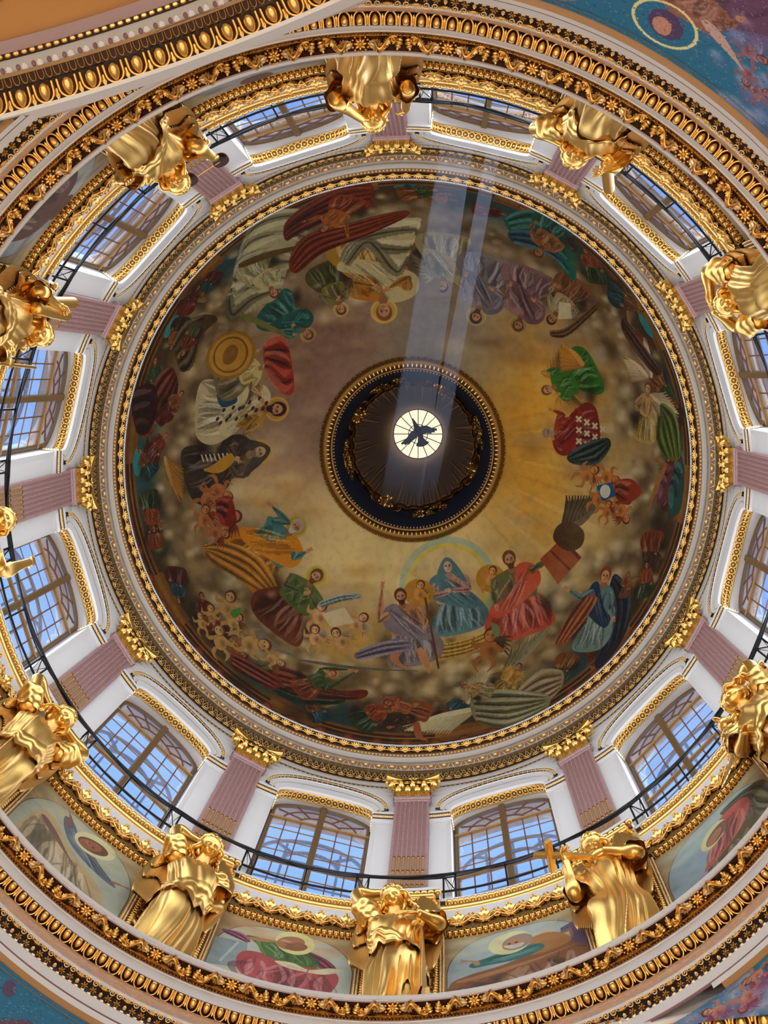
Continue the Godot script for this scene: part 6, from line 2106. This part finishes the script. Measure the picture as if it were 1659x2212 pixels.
func hand_shape(w: Vector3, dir: Vector3, palm: Vector3, s: float, curl: float) -> Geo:
	# w wrist, dir towards the fingertips, palm the way the palm faces
	var g := geo()
	var d := dir.normalized()
	var n := (palm - d * palm.dot(d)).normalized()
	var x := d.cross(n)
	var b := Basis(x, d, n)
	g.add(geo().ball(Vector3(0, 0.5, 0), Vector3(0.42, 0.58, 0.2), 10, 7), Transform3D(b * s, w))
	for i in 4:
		var fx := -0.32 + 0.21 * i
		var l: float = [0.75, 0.92, 0.86, 0.66][i]
		var pts := PackedVector3Array()
		var q := Vector3(fx, 0.92, 0.0)
		var a := 0.06 * (i - 1.5)
		pts.append(q)
		for j in 3:
			var ang := curl * (0.4 + 0.55 * j) + 0.05 * i
			q += Vector3(sin(-a) * 0.4, cos(ang), sin(ang)) * l * [0.45, 0.32, 0.25][j]
			pts.append(q)
		for j in pts.size():
			pts[j] = w + b * (pts[j] * s)
		g.tube(pts, func(f: float) -> float: return s * (0.105 - 0.035 * f), 6)
	var th := PackedVector3Array([Vector3(-0.3, 0.3, 0.08), Vector3(-0.55, 0.62, 0.22), Vector3(-0.56, 0.95, 0.34 + 0.2 * curl)])
	for j in 3:
		th[j] = w + b * (th[j] * s)
	g.tube(th, func(f: float) -> float: return s * (0.13 - 0.045 * f), 6)
	return g


func smooth3(pts: Array, k: int) -> PackedVector3Array:
	var o := PackedVector3Array()
	var n := pts.size()
	for i in n - 1:
		for j in k:
			o.append((pts[i] as Vector3).cubic_interpolate(pts[i + 1], pts[maxi(i - 1, 0)], pts[mini(i + 2, n - 1)], float(j) / k))
	o.append(pts[n - 1])
	return o


func feather(a: Vector3, b: Vector3, wide: float, face: Vector3, lift: float) -> Geo:
	var d := b - a
	var s := d.cross(face).normalized()
	return geo().grid(4, 7, func(u: float, w: float) -> Vector3:
		var x := u * 2.0 - 1.0
		var k := wide * pow(sin(PI * clampf(0.1 + 0.88 * w, 0, 1)), 0.55)
		return a + d * w + s * x * k + face * (lift + 0.12 * wide * (1.0 - x * x) * 2.0 - 0.1 * w * wide))


func wing_shape(root: Vector3, top: Vector3, out: Vector3, tip: Vector3) -> Geo:
	var g := geo()
	var sg := signf(out.x)
	var face := Vector3(-0.12 * sg, 0.12, 1.0).normalized()
	var edge := smooth3([root, top, out], 10)
	g.tube(edge, func(f: float) -> float: return 0.13 - 0.07 * f, 7)
	var low := root + Vector3(0.1 * sg, -2.9, -0.05)
	for row in 3:
		var n: int = [13, 15, 16][row]
		for i in n:
			var f := (i + 0.5) / n
			var e := edge[mini(int(f * (edge.size() - 1)), edge.size() - 1)]
			var t := low.lerp(tip, pow(f, 0.7))
			var len: float = [1.0, 0.62, 0.34][row]
			var q := e.lerp(t, len)
			g.add(feather(e, q, [0.19, 0.17, 0.14][row], face, 0.02 + 0.07 * row + 0.006 * i))
	# a solid back to the wing
	g.grid(12, 8, func(u: float, w: float) -> Vector3:
		var e := edge[mini(int(u * (edge.size() - 1)), edge.size() - 1)]
		return e.lerp(low.lerp(tip, pow(u, 0.7)), w * 0.93) - face * 0.05)
	return g


func build_angel(k: int, label: String, d: Dictionary) -> void:
	var rng := RandomNumberGenerator.new()
	rng.seed = 100 + k
	var o := thing("angel_statue", label, "statue", frame(PH + 30.0 * k, 11.75, 35.5), "gilded angels round the drum")
	part(o, "plinth", geo().box(Vector3(-0.95, -0.02, -0.4), Vector3(0.85, 0.26, 0.66), 0.02), M.white)
	var head: Vector3 = d.get("head", Vector3(-0.1, 7.7, 0.62))
	var lean: float = d.get("lean", 0.0)      # how far the trunk leans sideways
	var ph := rng.randf() * 6.0
	var knee: float = d.get("knee", 0.5)      # which side the bent knee shows on
	var twist: float = d.get("twist", 0.9)
	var fr: float = d.get("folds", 1.0)
	var neck := Vector3(head.x * 0.8, head.y - 0.48, 0.42)
	var prof := Curve.new()
	prof.min_value = 0.0
	prof.max_value = 2.0
	for q in [[0.0, 0.80], [0.18, 0.74], [0.42, 0.72], [0.6, 0.58], [0.74, 0.68], [0.87, 0.78], [0.94, 0.44], [1.0, 0.18]]:
		prof.add_point(Vector2(q[0], q[1]))
	var body := func(u: float, v: float, grow: float, fold: float) -> Vector3:
		var a := u * TAU
		var y := lerpf(0.2, neck.y, v)
		var c := Vector3(neck.x * v * v + lean * sin(v * PI), y, -0.04 + 0.46 * v)
		var w := prof.sample(v)
		var rz := w * lerpf(0.6, 0.62, v)
		if v > 0.85:
			rz = minf(rz, 0.42)
		var amp := fold * fr * lerpf(0.17, 0.04, smoothstep(0.0, 0.85, v))
		var q := a + twist * v * v + 0.25 * sin(v * 5.0 + ph)
		var f := 1.25 * pow(0.5 + 0.5 * sin(6.0 * q + ph), 1.8) + 0.6 * pow(0.5 + 0.5 * sin(12.0 * q - 2.0 * v + ph * 2.0), 2.2) + 0.3 * sin(19.0 * q + 3.0 * v)
		var fa := a - (PI / 2 - knee)          # angle from the bent knee
		fa = wrapf(fa, -PI, PI)
		var kb := 0.26 * exp(-pow(fa / 0.42, 2.0)) * (exp(-pow((v - 0.46) / 0.1, 2.0)) + 0.6 * exp(-pow((v - 0.3) / 0.16, 2.0)))
		var smooth_ := 1.0 - 0.6 * exp(-pow(fa / 0.38, 2.0)) * exp(-pow((v - 0.42) / 0.16, 2.0))
		var chest := 0.1 * exp(-pow((v - 0.77) / 0.07, 2.0)) * (exp(-pow((a - PI / 2 - 0.45) / 0.3, 2.0)) + exp(-pow((a - PI / 2 + 0.45) / 0.3, 2.0)))
		var r := grow + amp * (f - 0.6) * smooth_ + kb + chest
		return c + Vector3(cos(a) * (w + r), 0, sin(a) * (rz + r))
	part(o, "robe", geo().grid(150, 64, func(u: float, w: float) -> Vector3: return body.call(u, w, 0.0, 1.0), true, true), M.gold)
	# hem thickness
	part(o, "robe_hem", geo().grid(150, 3, func(u: float, w: float) -> Vector3: return body.call(u, 0.0, -0.05 * w, 1.0) + Vector3(0, -0.02 * sin(w * PI), 0), true), M.gold)
	# the mantle slung round the hips
	var tilt: float = d.get("sash", 1.0)
	if tilt != 0.0:
		part(o, "mantle", geo().grid(110, 26, func(u: float, w: float) -> Vector3:
			var a := u * TAU
			var v := lerpf(0.70, 0.5, w) + 0.07 * tilt * cos(a) - 0.05 * w * sin(a * 2.0 + ph) + 0.03 * w * sin(a * 9.0)
			var ridge := 0.075 * pow(absf(sin(w * PI * 2.6 + 0.8 * sin(a * 2.0 + ph) + 0.6 * a)), 0.8)
			return body.call(u, v, 0.04 + ridge * sin(PI * clampf(w, 0.02, 0.98)) + 0.07 * w, 0.5), true, true), M.gold)
	var drape: float = d.get("drape", 0.0)
	if drape != 0.0:
		# a fall of cloth at one side
		part(o, "drapery_fall", geo().grid(20, 30, func(u: float, w: float) -> Vector3:
			return Vector3(drape + (u - 0.5) * (0.5 + 0.25 * w), lerpf(5.0, 1.0 + 0.5 * sin(u * 7.0), w), 0.55 + 0.14 * sin(u * PI * 5.0 + w * 1.5) + 0.1 * sin(w * 3.0))), M.gold)
	# head
	var hs := 0.43
	var turn: Vector3 = d.get("turn", Vector3(0.5, 0.0, 0.1)) + Vector3(0.35, 0, 0)    # pitch down, yaw, roll
	var hb := Basis.from_euler(Vector3(turn.x, turn.y, turn.z))
	part(o, "neck", geo().tube(PackedVector3Array([neck + Vector3(0, -0.25, 0), neck.lerp(head, 0.5), head + Vector3(0, -0.1, -0.05)]), func(f: float) -> float: return 0.23 - 0.07 * f, 10), M.gold)
	part(o, "head", head_shape(hs), M.gold, Transform3D(hb, head))
	part(o, "hair", hair_shape(hs, rng), M.gold, Transform3D(hb, head))
	for g in locks(hs, rng, d.get("hair", 0.55)):
		part(o, "hair_lock", g, M.gold, Transform3D(hb, head))
	# arms
	for a in d.arms:
		var sh := Vector3(a[0].x, head.y - 0.8, 0.42)
		var el: Vector3 = a[1]
		var wr: Vector3 = a[2]
		var path := smooth3([sh, sh.lerp(el, 0.5) + (sh.lerp(el, 0.5) - sh.lerp(wr, 0.5)) * 0.05, el, el.lerp(wr, 0.5), wr], 6)
		part(o, "arm", geo().tube(path, func(f: float) -> float: return 0.235 - 0.115 * f + 0.05 * exp(-pow((f - 0.62) / 0.12, 2.0)) - 0.02 * exp(-pow((f - 0.5) / 0.06, 2.0)), 12), M.gold)
		var to: Vector3 = a[3] if a.size() > 3 else (wr - el).normalized()
		var pl: Vector3 = a[4] if a.size() > 4 else Vector3(0, -0.6, -0.8)
		part(o, "hand", hand_shape(wr, to, pl, 0.36, a[5] if a.size() > 5 else 0.5), M.gold)
		# sleeve
		var ext: float = a[6] if a.size() > 6 else 0.75
		if a.size() < 7 and el.y > sh.y:
			ext = 0.5
		var e2 := sh.lerp(el, ext)
		var ax := (e2 - sh).normalized()
		var sx := ax.cross(Vector3(0.2, 0.3, 1)).normalized()
		var sy := ax.cross(sx)
		var pz := rng.randf() * 6.0
		part(o, "sleeve", geo().grid(40, 14, func(u: float, w: float) -> Vector3:
			var an := u * TAU
			var r := 0.27 + 0.08 * w * w + 0.03 * sin(an * 5.0 + pz + 3.0 * w) + 0.03 * sin(w * 17.0 + 1.5 * sin(an))
			var hang := 0.35 * w * w * maxf(0.0, (sx * cos(an) + sy * sin(an)).dot(Vector3.DOWN))
			return sh.lerp(e2, w * 1.02 - 0.12) + (sx * cos(an) + sy * sin(an)) * (r + hang), true, true), M.gold)
	for w in d.wings:
		part(o, "wing", wing_shape(Vector3(signf(w[1].x) * 0.35, head.y - 0.9, 0.0), w[0], w[1], w[2]), M.gilt)
	# feet under the hem
	for s: float in [-0.3, 0.28]:
		part(o, "foot", geo().ball(Vector3(s, 0.34, 0.48), Vector3(0.12, 0.1, 0.2), 10, 7), M.gold)
	if d.has("cross"):
		var c: Array = d.cross
		var g := geo()
		for j in 2:
			var a: Vector3 = c[j * 2]
			var b: Vector3 = c[j * 2 + 1]
			var y := (b - a).normalized()
			var zz := (Vector3.BACK - y * y.z).normalized()
			g.add(geo().box(Vector3(-0.1, 0, -0.07), Vector3(0.1, (b - a).length(), 0.07), 0.015), Transform3D(Basis(y.cross(zz), y, zz), a))
		part(o, "cross", g, M.gold)
	if d.has("tubes"):
		for q in d.tubes:
			var g := geo()
			g.tube(PackedVector3Array([q[0], (q[0] as Vector3).lerp(q[1], 0.5), q[1]]), func(_f: float) -> float: return q[2], 16)
			part(o, q[3], g, M.gold)
	if d.has("discs"):
		for q in d.discs:
			var up := Vector3(0.1, -0.35, 0.9).normalized() if q.size() < 3 else q[2] as Vector3
			var b := Basis(up.cross(Vector3.UP).normalized(), up, up.cross(Vector3.UP).normalized().cross(up))
			var g := geo()
			g.grid(28, 8, func(u: float, w: float) -> Vector3:
				var r: float = [0.0, 0.4, 0.75, 0.94, 1.0, 0.98, 0.8, 0.4, 0.0][roundi(w * 8)] * q[1]
				var h: float = [0.02, 0.02, 0.03, 0.05, 0.0, -0.07, -0.14, -0.2, -0.22][roundi(w * 8)]
				return Vector3(cos(u * TAU) * r, h, sin(u * TAU) * r), true, true)
			part(o, "disc", g, M.bole, Transform3D(b, q[0]))
		if d.discs.size() > 1:
			part(o, "rod", geo().tube(PackedVector3Array([d.discs[0][0], d.discs[1][0]]), func(_f: float) -> float: return 0.02, 6), M.gold)
	if d.has("eagle"):
		# an eagle's scaly neck and spread tail at the angel's side
		var g := geo()
		var e: Vector3 = d.eagle
		g.ball(e, Vector3(0.42, 0.85, 0.4), 14, 10)
		for j in 60:
			var a := rng.randf() * TAU
			var y := rng.randf_range(-0.75, 0.75)
			var r := sqrt(1.0 - y * y / 0.75)
			var q := e + Vector3(0.42 * r * cos(a), y * 0.95, 0.4 * r * sin(a))
			if r > 0.2 and r < 2.0:
				g.add(geo().dome(Vector3.ZERO, Vector3(0.1, 0.13, 0.05), 7, 3), Transform3D(Basis(Vector3.UP, PI / 2 - a), q))
		for j in 9:
			var an := -0.9 + 0.22 * j
			g.add(feather(e + Vector3(-0.1, -0.6, 0.1), e + Vector3(-0.25 + 0.8 * sin(an) - 0.3, -1.5 - 0.4 * cos(an), 0.2), 0.14, Vector3(0, 0.1, 1).normalized(), 0.02 * j))
		part(o, "eagle", g, M.gilt)
		var gg := geo()
		gg.ball(e + Vector3(0.1, 1.0, 0.2), Vector3(0.24, 0.27, 0.27), 12, 8)
		gg.tube(smooth3([e + Vector3(0.1, 1.0, 0.4), e + Vector3(0.1, 0.98, 0.58), e + Vector3(0.1, 0.84, 0.66)], 4), func(f: float) -> float: return 0.11 - 0.09 * f, 8)
		part(o, "eagle_head", gg, M.gilt)
	if d.has("crown"):
		var g := geo()
		for j in 9:
			var a := TAU * j / 9.0
			g.add(leaf_shape(0.07, 0.3, 0.05, 2), Transform3D(Basis(Vector3.UP, a), head + Vector3(sin(a) * 0.36, 0.3, cos(a) * 0.36)))
		part(o, "crown", g, M.gilt)


func V(x: float, y: float, z: float) -> Vector3:
	return Vector3(x, y, z)


func build_angels() -> void:
	var wl := [V(-0.7, 8.1, -0.1), V(-1.15, 6.6, -0.1), V(-1.3, 4.0, -0.1)]
	var wr := [V(0.6, 8.7, -0.05), V(1.15, 7.1, 0.0), V(0.92, 3.7, -0.1)]
	var both := [wl, wr]
	build_angel(3, "gilded winged angel with a raised elbow, pressing a hand to its breast, bottom centre", {
		"head": V(-0.17, 6.8, 0.76), "turn": V(0.62, -0.25, 0.2), "knee": 0.35, "twist": 1.5, "sash": -1.2, "drape": 0.42, "wings": both,
		"arms": [[V(-0.72, 6.85, 0.35), V(-1.32, 8.15, 0.45), V(-0.5, 8.55, 0.35)], [V(0.72, 6.8, 0.35), V(1.12, 5.5, 0.5), V(0.55, 5.15, 0.95), V(-0.9, -0.1, 0.2), V(0, -0.3, -1), 0.35, 1.0]]})
	build_angel(4, "gilded angel in a smooth swelling robe with one arm bent over its head, lower left", {
		"head": V(0.03, 7.35, 0.78), "turn": V(0.6, 0.15, 0.15), "knee": -0.3, "twist": -0.8, "sash": 0.8, "wings": both, "folds": 0.8,
		"arms": [[V(-0.68, 7.0, 0.35), V(-1.06, 8.5, 0.42), V(-0.25, 8.75, 0.35)], [V(0.66, 6.9, 0.25), V(0.98, 5.7, 0.0), V(0.75, 4.7, 0.3)]]})
	build_angel(5, "gilded angel with both elbows raised beside its smiling face, left edge", {
		"head": V(0.08, 7.3, 0.78), "turn": V(0.6, 0.2, -0.15), "knee": 0.5, "twist": 0.6, "sash": 1.0, "wings": both, "hair": 0.7,
		"arms": [[V(-0.72, 6.9, 0.35), V(-1.2, 8.55, 0.42), V(-0.4, 8.5, 0.3)], [V(0.8, 6.95, 0.35), V(1.38, 8.3, 0.42), V(0.5, 8.45, 0.35)]]})
	build_angel(2, "gilded angel in a straight gathered robe holding a long cross across its breast", {
		"head": V(0.0, 6.75, 0.76), "turn": V(0.75, -0.1, -0.1), "knee": -0.6, "twist": 0.15, "sash": 0.0, "folds": 1.15, "wings": both,
		"arms": [[V(-0.72, 6.7, 0.35), V(-0.92, 4.3, 0.7), V(-0.78, 5.5, 1.2), V(0.1, 1, 0.3), V(0.8, 0, 0.4), 0.9, 0.9], [V(0.72, 6.7, 0.35), V(1.08, 4.9, 0.65), V(0.3, 5.55, 0.95), V(-1, 0.2, 0.1), V(0, 0.4, -0.8), 0.7, 0.9]],
		"cross": [V(-1.47, 5.98, 1.7), V(0.51, 5.54, 0.6), V(-0.89, 5.43, 2.0), V(-1.27, 6.17, 1.0)]})
	build_angel(1, "gilded angel with its head thrown sideways and an eagle at its side, lower right edge", {
		"head": V(0.02, 7.4, 0.78), "turn": V(0.4, -0.3, 0.9), "knee": 0.5, "twist": -1.4, "sash": 1.6, "wings": [wr], "eagle": V(-1.0, 7.6, 0.1),
		"arms": [[V(0.7, 7.0, 0.35), V(0.9, 9.2, 0.4), V(0.1, 8.9, 0.5)], [V(-0.7, 6.9, 0.3), V(-1.0, 5.6, 0.4), V(-0.4, 4.9, 0.8)]]})
	build_angel(6, "gilded angel mostly outside the left edge of the view, its sleeve showing", {
		"head": V(-0.1, 7.7, 0.7), "wings": both, "arms": [[V(-0.72, 6.8, 0.3), V(-1.2, 5.6, 0.4), V(-0.6, 5.0, 0.9)], [V(0.72, 6.8, 0.3), V(1.35, 7.6, 0.7), V(1.3, 9.3, 1.0)]]})
	build_angel(7, "gilded angel holding two rolled scrolls and a thin staff, upper left edge", {
		"head": V(0.12, 7.0, 0.74), "turn": V(0.7, 0.2, 0.0), "knee": 0.2, "twist": 0.4, "sash": 0.6, "wings": both,
		"arms": [[V(-0.68, 6.8, 0.35), V(-1.0, 5.7, 0.6), V(-0.8, 6.9, 0.88), V(0.0, 1, 0.2), V(0.6, 0, 0.5), 0.9, 1.0], [V(0.72, 6.8, 0.3), V(1.15, 5.6, 0.1), V(1.22, 6.7, 0.4)]],
		"tubes": [[V(-0.58, 5.4, 0.82), V(-0.56, 8.3, 0.92), 0.17, "scroll"], [V(-0.72, 6.6, 0.62), V(-0.9, 9.2, 0.72), 0.17, "scroll"], [V(1.22, 3.4, 0.4), V(1.33, 9.6, 0.5), 0.05, "staff"]]})
	build_angel(8, "gilded angel with two round dark discs at its head and hand, top left", {
		"head": V(0.1, 7.2, 0.8), "turn": V(0.8, 0.1, 0.2), "knee": 0.4, "twist": 1.0, "sash": 1.2, "wings": both, "folds": 0.9,
		"arms": [[V(-0.68, 6.8, 0.35), V(-0.95, 6.0, 0.6), V(-1.1, 7.1, 0.85)], [V(0.72, 6.8, 0.3), V(1.12, 5.6, 0.3), V(1.0, 5.0, 0.6)]],
		"discs": [[V(-0.2, 7.55, 1.0), 0.24], [V(-1.22, 7.55, 1.0), 0.24]]})
	build_angel(9, "gilded angel in a pleated robe with hands clasped at its face, top centre", {
		"head": V(0.05, 7.4, 0.86), "turn": V(0.85, 0.1, 0.1), "knee": -0.5, "twist": 0.1, "sash": 0.0, "folds": 1.2, "wings": both, "crown": true,
		"arms": [[V(0.78, 6.8, 0.35), V(1.0, 5.7, 0.7), V(0.35, 7.0, 1.0), V(-0.6, 0.8, 0), V(0, 0, -1), 0.6, 0.9], [V(-0.78, 6.7, 0.3), V(-0.95, 5.5, 0.5), V(-0.85, 7.2, 0.75), V(0, 1, 0.1), V(0.6, 0, -0.6), 0.6, 0.9]]})
	build_angel(10, "gilded angel with a sharply bent elbow and an upright tube, top right", {
		"head": V(0.15, 6.6, 0.7), "turn": V(0.8, 0.2, 0.2), "knee": 0.1, "twist": -0.5, "sash": 1.0, "wings": both, "folds": 0.9,
		"arms": [[V(0.8, 6.7, 0.35), V(1.45, 7.9, 0.45), V(0.6, 7.7, 0.5)], [V(-0.7, 6.7, 0.35), V(-0.95, 5.9, 0.6), V(-0.7, 6.8, 0.7), V(0, 1, 0.1), V(0.6, 0, 0.2), 1.0, 1.0]],
		"tubes": [[V(-0.72, 6.3, 0.66), V(-1.2, 9.6, 0.66), 0.17, "tube"]]})
	build_angel(11, "gilded angel with its forearms crossed before its face, upper right edge", {
		"head": V(0.05, 6.9, 0.7), "turn": V(0.7, 0.0, 0.1), "knee": -0.2, "twist": 0.2, "sash": 0.0, "folds": 1.1, "wings": both,
		"arms": [[V(0.75, 6.8, 0.35), V(1.05, 8.0, 0.55), V(0.25, 7.75, 0.98), V(-1, -0.1, 0), V(0, -0.4, -0.8), 0.6, 0.55], [V(-0.75, 6.8, 0.35), V(-0.75, 8.3, 0.6), V(0.0, 7.9, 1.0), V(1, -0.1, 0), V(0, -0.4, -0.8), 0.6, 0.55]]})
